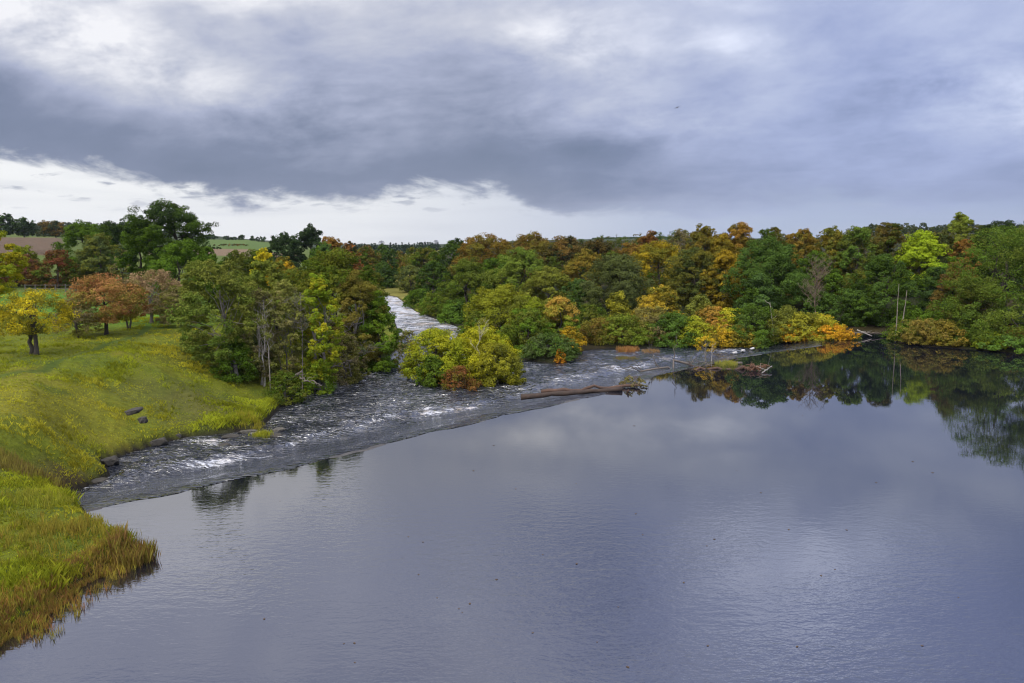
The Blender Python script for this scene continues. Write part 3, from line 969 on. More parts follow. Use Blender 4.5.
# --- alders on the left bank
tree('alder_tree', 'tree', 213, 62.5, 262, 80, 'large rounded dark olive alder on leaning trunk at the top of the grass bank', 'broad', (.120, .128, .026), (.070, .102, .018), .45, bottom=362, group=GA, nclump=76, dens=.72, lean=-.22, limbs=26, trunk_r=.17, bark=B_GREY, mixlow=-.6, leafpx=1.7)
tree('alder_tree', 'tree', 259, 64, 290, 40, 'thin whitish stemmed tree with sparse twigs right of the large alder', 'tall', (.12, .13, .03), GB, .4, cb_z=.1, group=GA, dens=.45, trunks=2, bark=B_PALE, limbs=26, trunk_r=.13)
tree('alder_tree', 'tree', 284, 66, 282, 46, 'half bare brownish tree with grey twigs between pale stems and yellow green tree', 'tall', (.13, .14, .030), (.17, .15, .06), .5, cb_z=.05, group=GA, dens=.48, trunks=3, bark=B_GREY, limbs=36, trunk_r=.16)
tree('alder_tree', 'tree', 268, 74, 262, 58, 'olive brown tree filling the background behind the pale stems', 'round', (.12, .13, .024), (.09, .12, .02), .5, cb_z=.0, group=GA, nclump=60, dens=1.2)
tree('ash_tree', 'tree', 318, 66, 277, 50, 'slender yellow green tree with golden right flank leaning over the rapids', 'tall', (.115, .165, .014), (.25, .22, .014), .22, bottom=378, group=GA, dens=.8, trunks=2, bark=B_GREY, nclump=95, limbs=20)
tree('alder_tree', 'tree', 331, 80, 252, 96, 'broad brown olive alder crown towering behind the slender yellow green tree', 'broad', (.094, .096, .014), (.055, .085, .01), .45, cb_z=.05, group=GA, nclump=64, leafpx=1.7, dens=1.1, limbs=16)
tree('alder_tree', 'tree', 356, 77, 274, 56, 'russet tinged alder over the river bend', 'round', (.105, .085, .018), OL, .4, cb_z=.05, group=GA, nclump=50, dens=.8, limbs=20, bark=B_GREY)
tree('willow_bush', 'shrub', 376, 78, 297, 50, 'fresh green willow bush overhanging the left side of the river', 'dome', MG, (.10, .15, .014), .45, cb_z=.0, group=GA, nclump=50)
tree('willow_bush', 'shrub', 345, 71, 335, 46, 'low olive bush below the russet alder at the water', 'dome', OL, GB, .45, cb_z=0, group=GA, dens=.7)
tree('willow_bush', 'shrub', 232, 62.5, 338, 44, 'dark green undergrowth around the leaning alder trunk', 'dome', DG, MG, .3, cb_z=0, group=GA, dens=.7)
tree('willow_bush', 'shrub', 284, 61.8, 372, 46, 'tangled dark green bramble at the tip of the grass bank', 'dome', DG, OL, .4, cb_z=0, group=GA, dens=.8, bark=B_GREY, limbs=20)
tree('willow_bush', 'shrub', 314, 66, 362, 40, 'green and yellow bramble under the slender tree', 'dome', MG, YG, .4, cb_z=0, group=GA, dens=.8)
tree('willow_bush', 'shrub', 250, 66, 330, 60, 'grey olive thicket behind the thin pale stems', 'dome', (.12, .13, .03), GG, .4, cb_z=0, group=GA, dens=1.0)
bare_tree('dead_tree', 'tree', 263, 63.2, 300, 'dead silvery stem with short broken branches in front of the alders', .22, (.27, .235, .19), 2, GA, r=.05, nb=14, wob=.008, lean=-.05)
bare_tree('dead_tree', 'tree', 300, 65, 292, 'slim dead stem with fine grey branches beside the yellow green tree', .22, B_GREY, 3, GA, r=.055, nb=14, wob=.008)
bare_tree('dead_tree', 'tree', 340, 72, 318, 'twiggy grey dead tree sticking out over the rapids', .5, B_GREY, 3, GA, r=.055, nb=14, wob=.008, up=.2, lean=-.15)

tree('alder_tree', 'tree', 300, 84, 270, 70, 'shadowy olive tree between the broad alder and the pale stems', 'round', OL, DG, .5, cb_z=0, group=GA, nclump=54)
tree('alder_tree', 'tree', 240, 82, 276, 56, 'dim green tree behind the right flank of the large alder', 'round', DG, OL, .5, cb_z=0, group=GA, nclump=50)
tree('alder_tree', 'tree', 366, 92, 268, 44, 'dark olive tree behind the fresh green willow bush', 'round', OB, DG, .5, cb_z=0, group=GA)
tree('willow_bush', 'shrub', 205, 66, 338, 50, 'low olive scrub left of the leaning alder trunk', 'dome', OL, DG, .4, cb_z=0, group=GA, dens=.7)

# --- islet
tree('willow_bush', 'shrub', 438, 72, 330, 72, 'yellow green willow on the left half of the islet', 'dome', (.215, .215, .014), (.135, .165, .014), .4, cb_z=0, group=GI, nclump=96, ragged=.12, dens=1.2, limbs=14, mixlow=-.4)
tree('willow_bush', 'shrub', 482, 73, 328, 76, 'golden topped willow on the right half of the islet', 'dome', (.25, .232, .014), (.16, .185, .014), .4, cb_z=0, group=GI, nclump=96, ragged=.12, dens=1.2, limbs=14)
tree('willow_bush', 'shrub', 497, 70, 344, 54, 'olive low willow trailing over the right tip of the islet', 'dome', (.19, .18, .016), OL, .4, cb_z=0, group=GI, nclump=40)
tree('willow_bush', 'shrub', 434, 69.4, 356, 36, 'deep green bush at the foot of the islet', 'dome', (.07, .105, .014), DG, .4, cb_z=0, group=GI)
tree('rust_bush', 'shrub', 459, 67.6, 366, 40, 'rust red dying bush at the front of the islet', 'dome', (.135, .055, .022), OB, .35, cb_z=0, group=GI, dens=.6, ragged=.5)
tree('willow_bush', 'shrub', 408, 73, 330, 26, 'wispy half bare willow on the upstream end of the islet', 'dome', OL, GB, .4, cb_z=.1, group=GI, dens=.28, limbs=20)
bare_tree('dead_tree', 'tree', 479, 70.5, 327, 'white dead forked sapling among the islet willows', .4, B_PALE, 2, GI, r=.035, nb=6, up=.9)

# --- point with the yellow thicket
tree('willow_tree', 'tree', 500, 98, 286, 76, 'wide yellow green willow at the top of the point behind the islet', 'broad', (.12, .135, .014), (.15, .15, .014), .5, cb_z=.05, group=GC, nclump=56)
tree('willow_tree', 'tree', 528, 94, 297, 60, 'olive yellow willow in the middle of the point', 'round', YG, OL, .5, cb_z=0, group=GC, nclump=46)
tree('rowan_tree', 'tree', 560, 92, 298, 44, 'pale orange topped rowan on the point', 'round', (.27, .17, .035), (.09, .16, .014), .45, cb_z=0, group=GC, nclump=44, mixlow=-1.4)
tree('willow_bush', 'shrub', 527, 89, 310, 58, 'deep green rounded bush in the heart of the point', 'dome', MG, OL, .4, cb_z=0, group=GC, nclump=60)
tree('willow_bush', 'shrub', 570, 90, 327, 32, 'golden bush on the right edge of the point', 'dome', GO, OL, .35, cb_z=0, group=GC)
tree('willow_bush', 'shrub', 551, 84.5, 334, 60, 'low dark green willow mound at the water on the point', 'dome', (.05, .085, .016), GG, .4, cb_z=0, group=GC, nclump=44)
tree('willow_bush', 'shrub', 560, 82.3, 349, 12, 'little orange bush low on the point by the water', 'dome', OR, GO, .4, cb_z=0, group=GC)
tree('willow_bush', 'shrub', 480, 97, 312, 46, 'mid green willow bush on the left side of the point', 'dome', MG, OL, .4, cb_z=0, group=GC)

# --- right bank of the far river
tree('sycamore_tree', 'tree', 424, 205, 248, 44, 'dark crowned tree at the far end of the river', 'round', DG, OB, .4, cb_z=.05, group=GC)
tree('willow_tree', 'tree', 411, 190, 266, 34, 'soft grey olive round tree beside the meadow', 'round', GG, OL, .5, cb_z=.02, group=GC)
tree('sycamore_tree', 'tree', 433, 165, 262, 32, 'deep green tree between the grey olive tree and the slope', 'round', DG, BG, .3, cb_z=.02, group=GC)
tree('sycamore_tree', 'tree', 456, 190, 240, 38, 'dark green skyline tree left of the brown beeches', 'round', DG, DK, .4, cb_z=.02, group=GC)
tree('willow_bush', 'shrub', 420, 150, 289, 34, 'dark green bush at the river bend', 'dome', DG, MG, .3, cb_z=0, group=GC)
tree('willow_bush', 'shrub', 434, 134, 293, 34, 'mid green bush on the right side of the far river', 'dome', MG, OL, .4, cb_z=0, group=GC)
tree('willow_bush', 'shrub', 455, 122, 300, 36, 'low bright green bush where the far river widens', 'dome', (.06, .12, .02), MG, .4, cb_z=0, group=GC)
tree('willow_bush', 'shrub', 452, 135, 287, 50, 'broad olive green thicket above the far river', 'dome', (.07, .1, .014), DG, .4, cb_z=0, group=GC)
tree('alder_tree', 'tree', 467, 125, 262, 60, 'large olive green tree on the slope above the far river', 'round', (.07, .088, .014), DG, .4, cb_z=0, group=GR, nclump=50)
tree('alder_tree', 'tree', 498, 135, 256, 40, 'bluish green tree behind the pale willow', 'round', DG, MG, .4, cb_z=0, group=GR)
tree('beech_tree', 'tree', 486, 172, 236, 62, 'wide brown beech at the left end of the wooded skyline', 'broad', (.12, .070, .014), OB, .5, cb_z=0, group=GR, nclump=54)
tree('beech_tree', 'tree', 530, 178, 234, 54, 'dark chestnut brown beech on the skyline above the pale willow', 'broad', BR, OB, .5, cb_z=0, group=GR, nclump=44)
tree('beech_tree', 'tree', 566, 182, 237, 52, 'dark brown beech with thin top on the skyline', 'broad', BR, DK, .4, cb_z=0, group=GR, nclump=44)
tree('beech_tree', 'tree', 597, 175, 240, 44, 'blackish brown beech right of the thin topped one', 'round', (.075, .05, .014), DK, .4, cb_z=0, group=GR)
tree('willow_tree', 'tree', 520, 124, 250, 66, 'large pale yellow green willow in front of the brown beeches', 'broad', (.115, .135, .022), (.085, .125, .02), .45, cb_z=0, group=GR, nclump=56)
tree('willow_tree', 'tree', 548, 118, 268, 54, 'pale olive willow at the right shoulder of the large one', 'round', (.125, .135, .022), OL, .4, cb_z=0, group=GR, nclump=44)
tree('beech_tree', 'tree', 587, 140, 250, 44, 'amber brown tree among dark beeches', 'round', (.15, .105, .018), OB, .5, cb_z=0, group=GR)
tree('alder_tree', 'tree', 578, 116, 280, 40, 'deep green alder below the amber brown tree', 'round', (.04, .08, .022), DG, .4, cb_z=0, group=GR)
tree('alder_tree', 'tree', 618, 112, 256, 74, 'big smoky grey green alder in the middle of the bank', 'round', (.052, .062, .024), (.06, .072, .022), .5, cb_z=0, group=GR, nclump=64)
tree('alder_tree', 'tree', 592, 106, 305, 44, 'dark green shrubby alder at the left end of the long bank', 'dome', DG, OL, .45, cb_z=0, group=GR)
tree('maple_tree', 'tree', 660, 130, 243, 66, 'large golden yellow maple in the middle of the wood', 'broad', (.215, .160, .012), OL, .38, cb_z=0, group=GR, nclump=56)
tree('beech_tree', 'tree', 650, 168, 232, 28, 'small brown domed tree on the skyline above the golden maple', 'round', (.13, .055, .018), BR, .4, cb_z=0, group=GR)
tree('beech_tree', 'tree', 632, 160, 244, 36, 'warm russet tree behind the smoky alder', 'round', (.15, .09, .018), BR, .4, cb_z=0, group=GR)
tree('beech_tree', 'tree', 681, 172, 230, 34, 'half bare grey topped tree on the skyline', 'tall', GB, OL, .4, cb_z=0, group=GR, dens=.5, limbs=24, bark=B_GREY)
tree('beech_tree', 'tree', 705, 125, 227, 40, 'dark olive brown skyline tree left of the orange one', 'round', (.12, .085, .014), OB, .5, cb_z=0, group=GR)
tree('beech_tree', 'tree', 739, 125.8, 225, 50, 'orange red beech, brightest orange on the skyline', 'broad', (.175, .098, .018), OB, .4, cb_z=0, group=GR, nclump=44)
tree('beech_tree', 'tree', 722, 122.5, 236, 46, 'yellow brown beech below the orange red one', 'round', (.19, .13, .014), OB, .45, cb_z=0, group=GR)
tree('alder_tree', 'tree', 694, 118, 250, 60, 'dark smoky green round tree between the golden and the amber trees', 'round', (.045, .060, .018), OB, .35, cb_z=0, group=GR, nclump=56)
tree('maple_tree', 'tree', 725, 115, 252, 46, 'amber maple with gold edges against dark green', 'tall', (.225, .152, .014), OB, .42, cb_z=0, group=GR, nclump=46)
tree('alder_tree', 'tree', 772, 110, 240, 82, 'massive dark green alder with domed crown behind the dead white sapling', 'broad', (.028, .070, .014), (.045, .085, .018), .4, cb_z=0, group=GR, nclump=70)
tree('alder_tree', 'tree', 757, 104, 274, 38, 'teal green smaller alder before the massive domed one', 'round', (.030, .088, .026), DG, .3, cb_z=0, group=GR, nclump=40)
tree('beech_tree', 'tree', 772, 124.5, 229, 44, 'dark brown olive crown on the skyline above the massive domed alder', 'round', (.075, .06, .014), DG, .4, cb_z=0, group=GR)
tree('beech_tree', 'tree', 803, 122, 231, 44, 'brown orange beech above the bare twiggy ash', 'round', (.135, .085, .016), OB, .5, cb_z=0, group=GR)
tree('beech_tree', 'tree', 833, 123.2, 229, 40, 'olive gold crown on the skyline right of the brown orange beech', 'round', (.13, .10, .014), OL, .5, cb_z=0, group=GR)
tree('alder_tree', 'tree', 818, 115, 252, 46, 'dense mid green tree behind the bare twiggy ash', 'round', DG, MG, .4, cb_z=0, group=GR, nclump=44)
tree('sycamore_tree', 'tree', 859, 120, 228, 46, 'leafy green sycamore with pale patches on the skyline', 'round', (.06, .105, .018), OL, .4, cb_z=0, group=GR, nclump=44)
tree('beech_tree', 'tree', 890, 122, 224, 46, 'dark brown crown behind the lime yellow tree', 'broad', (.085, .06, .016), DG, .4, cb_z=0, group=GR)
tree('alder_tree', 'tree', 885, 104, 256, 62, 'tall deep green alder left of the twin dead trunks', 'tall', (.032, .078, .018), DG, .4, cb_z=0, group=GR, nclump=60)
tree('alder_tree', 'tree', 852, 104, 290, 44, 'round deep green bushy alder at the head of the cove', 'round', (.035, .09, .020), DG, .4, cb_z=0, group=GR, nclump=44)
tree('alder_tree', 'tree', 822, 101, 292, 36, 'small emerald alder beside the bare ash', 'round', (.035, .095, .022), DG, .3, cb_z=0, group=GR)
tree('alder_tree', 'tree', 865, 112, 272, 40, 'brownish green alder behind the bushy cove alder', 'round', OB, DG, .5, cb_z=0, group=GR)
tree('lime_tree', 'tree', 924, 118, 232, 56, 'luminous yellow green lime tree, brightest tree of the wood', 'tall', (.185, .235, .014), (.09, .155, .014), .38, cb_z=.12, group=GR, nclump=60, mixlow=-.9)
tree('sycamore_tree', 'tree', 962, 119, 215, 36, 'tall yellow olive tree highest on the right skyline', 'tall', (.12, .15, .022), OL, .4, cb_z=0, group=GR, nclump=40)
tree('beech_tree', 'tree', 965, 116.5, 240, 30, 'reddish brown crown under the tall yellow olive tree', 'round', (.15, .075, .018), BR, .4, cb_z=0, group=GR)
tree('beech_tree', 'tree', 941, 119.5, 232, 36, 'muted brown tree right of the lime yellow tree', 'round', OB, GG, .4, cb_z=0, group=GR)
tree('alder_tree', 'tree', 944, 108, 268, 52, 'shadowy blue green tree below the lime yellow one', 'round', BG, DG, .4, cb_z=0, group=GR, nclump=44)
tree('alder_tree', 'tree', 1000, 118.2, 224, 60, 'dark skyline tree at the right picture edge', 'broad', DG, DK, .4, cb_z=0, group=GR)
tree('beech_tree', 'tree', 958, 93, 264, 44, 'brown leaved tree left of the big right hand alder', 'tall', (.11, .065, .024), OB, .45, cb_z=0, group=GR, nclump=44)
tree('alder_tree', 'tree', 1014, 87, 229, 138, 'big bright flanked alder sloping down to the water at the right edge', 'dome', (.050, .100, .014), (.075, .095, .016), .4, cb_z=0, group=GR, nclump=110, ragged=.2, dens=1.5)
tree('alder_tree', 'tree', 980, 87.5, 280, 66, 'low sweeping alder under the big right hand one', 'dome', (.055, .090, .016), OL, .4, cb_z=0, group=GR, nclump=54)
tree('alder_tree', 'tree', 1085, 84, 205, 120, 'tall dark alder just beyond the right picture edge', 'broad', DG, MG, .4, cb_z=0, group=GR, nclump=70, dens=1.0)
tree('alder_tree', 'tree', 1180, 76, 205, 130, 'far right alder out of frame whose mirror image darkens the water', 'broad', DG, OL, .4, cb_z=0, group=GR, nclump=60, dens=.9)
bare_tree('bare_ash', 'tree', 818, 99.5, 268, 'bare twiggy brown ash in front of green trees', .35, (.17, .125, .08), 3, GR, r=.08, nb=30, up=.8)
bare_tree('dead_tree', 'tree', 899, 90.3, 284, 'taller left trunk of two straight pale dead trunks by the right shore', .1, (.20, .17, .135), 1, 'twin dead trunks', r=.07, nb=0, wob=.004)
bare_tree('dead_tree', 'tree', 907, 90.6, 290, 'shorter right trunk of two pale dead trunks by the right shore, slightly tilted', .1, (.20, .17, .135), 1, 'twin dead trunks', r=.085, nb=0, wob=.004, lean=.07)
bare_tree('dead_sapling', 'tree', 770, 95.0, 302, 'leaning bleached white dead sapling at the waterside below the massive domed alder', .22, B_PALE, 1, None, r=.055, nb=4, lean=-.16, wob=.006)

# --- shrubs of the long bank, left to right
sh = [
    (600, 97.0, 322, 40, OB, BR, 'brown scrubby willow at the left end of the long bank'),
    (622, 96.5, 318, 44, (.085, .12, .014), OL, 'fresh green willow shrub with rust grass in front'),
    (618, 100.0, 296, 26, (.16, .15, .016), OL, 'upright yellow olive sapling before the smoky alder'),
    (648, 98.0, 310, 40, (.105, .095, .022), GB, 'dull olive reedy shrub between green and yellow shrubs'),
    (660, 100.0, 290, 42, (.24, .17, .020), OL, 'orange yellow willow shrub with upright twigs'),
    (672, 96.5, 316, 44, (.05, .09, .018), DG, 'blue green low shrub in the middle of the long bank'),
    (700, 100.0, 300, 38, (.09, .1, .02), OL, 'grey olive shrub below the dark smoky tree'),
    (694, 96.3, 320, 36, (.15, .145, .014), YG, 'yellow olive low shrub at the water in the middle of the bank'),
    (712, 98.0, 308, 40, (.27, .145, .03), OL, 'peach orange shrub in the middle of the bank'),
    (730, 97.5, 312, 36, (.22, .19, .016), YG, 'lemon yellow shrub right of the peach orange one'),
    (718, 95.6, 329, 30, (.27, .175, .014), OL, 'golden low shrub hanging to the water'),
    (752, 96.5, 309, 46, DG, (.05, .075, .018), 'dark green dense shrub left of the bleached sapling'),
    (742, 95.4, 328, 30, (.16, .12, .016), OL, 'ochre low shrub beside the dark dense one'),
    (786, 96.0, 310, 40, (.085, .095, .018), OL, 'olive shrub right of the bleached sapling'),
    (794, 94.4, 327, 24, (.30, .16, .014), GO, 'small amber shrub at the waterside near the weir end'),
    (806, 94.6, 316, 44, (.165, .155, .016), OL, 'straw green shrub topped with yellow near the weir end'),
    (822, 95.2, 318, 30, (.26, .19, .018), YG, 'mustard yellow shrub near the weir end'),
    (833, 93.0, 326, 36, (.33, .165, .016), GO, 'bright amber bush overhanging the water at the weir end'),
    (853, 93.0, 337, 14, GG, OL, 'tiny grey green bush in the water at the weir end'),
    (908, 90.3, 321, 30, (.10, .105, .022), OL, 'dull olive bush under the twin dead trunks'),
    (928, 87.6, 320, 40, (.135, .10, .026), OL, 'straw brown bush right of the twin dead trunks'),
    (948, 86.6, 322, 36, (.165, .12, .022), OL, 'ochre yellow bush before the brown leaved tree'),
    (925, 92, 312, 60, MG, DG, 'bright green leafy thicket behind the straw brown bush'),
    (968, 86.2, 325, 30, (.06, .085, .016), DG, 'dark green low bush at the foot of the big right hand alder'),
    (990, 83.6, 333, 26, (.13, .16, .016), YG, 'light yellow green marginal plants left of the green mat'),
    (1014, 81.8, 336, 48, (.045, .135, .030), MG, 'low emerald mat of waterside plants at the right edge'),
    (1012, 84, 328, 30, (.14, .085, .02), OL, 'brownish low growth above the emerald mat'),
]
for k, (px, Y, top, w_, ca, cb, lab) in enumerate(sh):
    k_ = 1.25 if px < 830 else 1.1
    ca = tuple(c * k_ for c in ca)
    tree('waterside_shrub', 'shrub', px, Y, top - (3 if px < 830 else 1), w_ * (1.35 if px < 830 else 1.2), lab, 'dome', ca, cb, .38, cb_z=0, group=GS, nclump=64, limbs=8, leafpx=1.4)

# ------------------------------------------------------------------ far masses of wood (read as one mass)
def wood_mass(name, label, rows, ca, cb, style='round', seed=1, leafpx=1.3, hvar=.25, group=None, spw=1.0, dens=1.0):
    """rows: list of (px0, px1, Y, top_py_left, top_py_right, step_px); trees standing shoulder to shoulder"""
    rng = np.random.default_rng(seed)
    VV, TT, BB = [], [], []
    for (p0, p1, Y, t0, t1, st) in rows:
        px = p0
        while px < p1:
            f_ = (px - p0) / max(1, p1 - p0)
            Yk = Y * (1 + rng.uniform(-.04, .04))
            x, _, zt = at_d(px, t0 + (t1 - t0) * f_ + rng.uniform(-1, 1) * st * hvar, Yk)
            g = gz(x, Yk)
            H = max(2.0, zt - g); W = st * spw * 1.7 * Yk / F * rng.uniform(.8, 1.25)
            leaf = leafpx * Yk / F * .62
            n = int(min(1500, max(120, dens * 2.6 * W * H / (leaf * leaf))))
            V, t, b_, _ = crown(rng, W / 2, H * .05, H, style, leaf, n, 18, .5, .3)
            tt = rng.uniform(-.12, .12); bb = rng.uniform(-.4, .4)
            VV.append(V + np.array([x, Yk, g])); TT.append(np.clip(t + tt, .05, 1.2)); BB.append(np.clip(b_ + bb, 0, 1))
            px += st * rng.uniform(.75, 1.25)
    V = np.concatenate(VV); 
    o = add_obj(name, crown_mesh(name, V, np.concatenate(TT), np.concatenate(BB), leaf_mat(ca, cb)))
    tag(o, label, 'wood', group, 'stuff')
    return o

wood_mass('far_wood', 'far dark wood along the hill at the left horizon', [(15, 170, 900, 222.5, 223, 5), (15, 170, 640, 226, 227, 6), (25, 140, 430, 230, 231, 9)], (.022, .035, .022), (.04, .045, .02), seed=3, hvar=.2)
wood_mass('conifer_wood', 'distant dark conifer plantation on the middle horizon', [(352, 440, 690, 244.5, 243, 2.6), (352, 440, 640, 247, 245, 3)], (.014, .026, .020), (.022, .034, .018), 'spire', seed=4, hvar=.5)
wood_mass('valley_wood', 'mixed wood closing the valley beyond the meadow', [(340, 440, 330, 251, 250, 8), (345, 430, 290, 256, 256, 8)], DG, BR, seed=5)
wood_mass('hill_wood', 'faint wooded hill behind the golden maple', [(596, 690, 1450, 239, 238, 4), (596, 690, 1250, 242, 241, 5)], (.03, .045, .02), DG, seed=6)
wood_mass('ridge_wood', 'dark wood on the ridge at the right horizon', [(860, 1080, 520, 226, 222, 6), (860, 1080, 420, 229, 227, 7)], DK, (.05, .055, .018), 'round', seed=7, hvar=.4)
wood_mass('back_wood', 'autumn wood behind the trees of the right bank', [(455, 640, 215, 240, 240, 18), (640, 1060, 205, 236, 229, 18), (470, 1080, 150, 258, 250, 20), (610, 1120, 121, 268, 256, 20)], (.07, .055, .016), DG, seed=8, dens=.7)

# trees along the hilltop field
for k, (px, top, w_, st, lab) in enumerate([
    (212, 234.5, 14, 'broad', 'widest dark clump at the left end of the hilltop tree line'), (227, 236, 8, 'round', 'second small tree from the left on the hilltop'),
    (234, 237, 7, 'round', 'third small tree from the left on the hilltop'), (241, 235, 8, 'tall', 'tall rounded tree in the middle of the hilltop line'),
    (252, 236, 5, 'spire', 'narrow pointed tree on the hilltop'), (261, 237, 11, 'round', 'rounded tree at the right end of the hilltop line')]):
    tree('hilltop_tree', 'tree', px, 655, top, w_, lab, st, DK, BG, .4, cb_z=.1, group='trees along the hilltop field', nclump=16, limbs=4)
tree('hedge_thicket', 'shrub', 232, 470, 244, 38, 'brown and blue green hedge thicket below the hilltop field', 'dome', BR, BG, .5, cb_z=0, group=GL, nclump=30)
tree('hedge_thicket', 'shrub', 214, 420, 247, 16, 'small dark tree at the left end of the hedge thicket', 'dome', DK, DG, .5, cb_z=0, group=GL, nclump=18)
for k, (px, top, w_, lab) in enumerate([
    (4, 214, 22, 'tall dark tree at the left edge above the ploughed field'), (22, 218, 26, 'dark domed tree beside the tall one above the ploughed field'),
    (53, 221, 32, 'brownish dark tree alone at the right end of the ploughed field'), (-14, 216, 24, 'dark tree cut by the left edge above the ploughed field')]):
    tree('field_tree', 'tree', px, 365, top, w_, lab, 'round', DK, BR if k == 2 else BG, .4, cb_z=.1, group='trees above the ploughed field', nclump=30, ragged=.4)

# ------------------------------------------------------------------ grass
def blades(name, x, y, hgt, wid, per, rng, ca, cb, lean=.5, mixn=None, z=None, tn=0):
    n = len(x)
    if z is None: z = ground(x, y)
    X = np.repeat(x, per); Y = np.repeat(y, per); Z = np.repeat(z, per) - .02
    Hh = np.repeat(hgt, per) * rng.uniform(.55, 1.15, n * per)
    a = rng.uniform(0, 2 * PI, n * per); l = rng.uniform(.1, 1, n * per) * lean
    sp = np.repeat(hgt, per) * .35
    bx = X + rng.normal(0, 1, n * per) * sp * .5; by = Y + rng.normal(0, 1, n * per) * sp * .5
    tx_ = bx + np.cos(a) * Hh * l; ty_ = by + np.sin(a) * Hh * l
    mx_ = bx + np.cos(a) * Hh * l * .35; my_ = by + np.sin(a) * Hh * l * .35
    w_ = wid * rng.uniform(.6, 1.3, n * per) * .5
    pa = rng.uniform(0, PI, n * per); ca_, sa_ = np.cos(pa) * w_, np.sin(pa) * w_
    V = np.stack([np.stack([bx - ca_, by - sa_, Z], 1), np.stack([bx + ca_, by + sa_, Z], 1),
                  np.stack([mx_ + ca_ * .8, my_ + sa_ * .8, Z + Hh * .6], 1), np.stack([tx_, ty_, Z + Hh], 1)], 1)
    tint = np.clip(.55 + np.repeat(rng.normal(0, .12, n) + tn, per) + rng.normal(0, .12, n * per), .05, 1.2)
    bl = np.repeat(mixn if mixn is not None else rng.uniform(0, 1, n), per) + rng.normal(0, .15, n * per)
    return crown_mesh(name, V.reshape(-1, 3), tint, np.clip(bl, 0, 1), leaf_mat(ca, cb, .35))

rng = np.random.default_rng(77)
N = 210000
gx_ = rng.uniform(-62, -5, N); gy_ = 20 * (92 / 20) ** rng.uniform(0, 1, N)
px_ = 512 + F * gx_ / gy_
sel = (px_ > -60) & (px_ < 300)
gx_, gy_ = gx_[sel], gy_[sel]
dd = water_sdf(gx_, gy_); sel = (dd > .25) & is_left(gx_, gy_); gx_, gy_, dd = gx_[sel], gy_[sel], dd[sel]
big = fbm(gx_ * .25, gy_ * .25, 201, 4)
keep = rng.uniform(0, 1, len(gx_)) < np.clip(.62 + (big - .5) * 2.2, .25, 1)
trk = pz([(-60, 383), (0, 376), (40, 370), (62, 361), (90, 353), (118, 345), (142, 338), (150, 328)], 2.9)
keep &= seg_dist(gx_, gy_, trk, closed=False) > .35
gx_, gy_, big, dd = gx_[keep], gy_[keep], big[keep], dd[keep]
hg = (.07 + .17 * sstep(.42, .7, fbm(gx_ * .6, gy_ * .6, 231, 3))) * (1 + .8 * (1 - sstep(.3, 2.0, dd)))
mixg = np.clip(sstep(.42, .62, fbm(gx_ * .12, gy_ * .12, 211, 4)) * .9 + .1, 0, 1)
tag(add_obj('pasture_grass', blades('pasture_grass', gx_, gy_, hg, .032, 5, rng, (.142, .162, .012), (.222, .200, .019), .9, mixg, None, (fbm(gx_ * .7, gy_ * .7, 221, 3) - .5) * 1.5 + (fbm(gx_ * 2.2, gy_ * 2.2, 227, 2) - .5) * .8)), kind='stuff')

# sedge and dying herbs along the near margin
def along(pts, n, spread, rng):
    p_, t_ = resample(pts, .05)
    i_ = rng.integers(0, len(p_), n)
    return p_[i_, 0] + rng.normal(0, spread, n), p_[i_, 1] + rng.normal(0, spread, n)
ax_, ay_ = along(left_near[-1:] + left_pond[:6], 2600, .45, rng)
dd = water_sdf(ax_, ay_); s_ = (dd > -.15) & (dd < 1.2); ax_, ay_ = ax_[s_], ay_[s_]
hz = np.maximum(ground(ax_, ay_), -.02)
tag(add_obj('margin_sedge', blades('margin_sedge', ax_, ay_, rng.uniform(.06, .30, len(ax_)) * (.5 + fbm(ax_ * .5, ay_ * .5, 241, 3)), .012, 11, rng, (.17, .085, .034), (.17, .15, .025), .6, None, hz)), kind='stuff')

# rush clumps on the near bank, each its own thing
_rk = [0]
def rush(px, py, z, n, rad, h_, ca, cb, label, name='rush_clump', cat='rushes', group='rush clumps on the near bank', lean=.35):
    _rk[0] += 1
    r_ = np.random.default_rng(300 + _rk[0])
    x0, y0, _ = at_z(px, py, z)
    x = x0 + np.clip(r_.normal(0, rad, n), -1.7 * rad, 1.7 * rad); y = y0 + np.clip(r_.normal(0, rad, n), -1.7 * rad, 1.7 * rad)
    zz_ = np.maximum(ground(x, y), level(x, y) - .05)
    me = blades(name, x, y, np.full(n, h_), .011, 12, r_, ca, cb, lean, None, zz_)
    g0 = float(zz_.mean())
    co_ = np.empty(len(me.vertices) * 3, np.float32); me.vertices.foreach_get('co', co_)
    co_ = co_.reshape(-1, 3) - np.array([x0, y0, g0], np.float32); me.vertices.foreach_set('co', co_.ravel()); me.update()
    return tag(add_obj(name, me, None, (x0, y0, g0)), label, cat, group)
RD, RG = (.15, .080, .032), (.19, .17, .028)
rush(131, 560, 0.1, 90, .34, .68, (.14, .075, .030), (.15, .13, .025), 'tall reddish reed clump on the tip of the near bank')
rush(143, 558, 0.0, 30, .2, .7, RD, (.13, .13, .02), 'thin outer reeds standing in the water at the tip of the near bank')
rush(112, 566, 0.2, 60, .4, .38, RD, (.24, .2, .03), 'russet reeds between the tip and the lower bank edge')
rush(60, 535, 1.0, 90, 1.0, .38, (.16, .115, .022), RG, 'wide brownish rush patch in the middle of the near bank')
rush(22, 538, 1.1, 80, 1.1, .34, (.14, .12, .02), RG, 'olive rush patch at the left edge of the near bank')
rush(85, 528, .8, 70, .8, .4, (.17, .13, .022), RG, 'straw rush patch near the weir end of the bank')
rush(38, 500, 1.0, 70, .6, .36, (.17, .18, .02), RG, 'short green rushes left of the weir end')
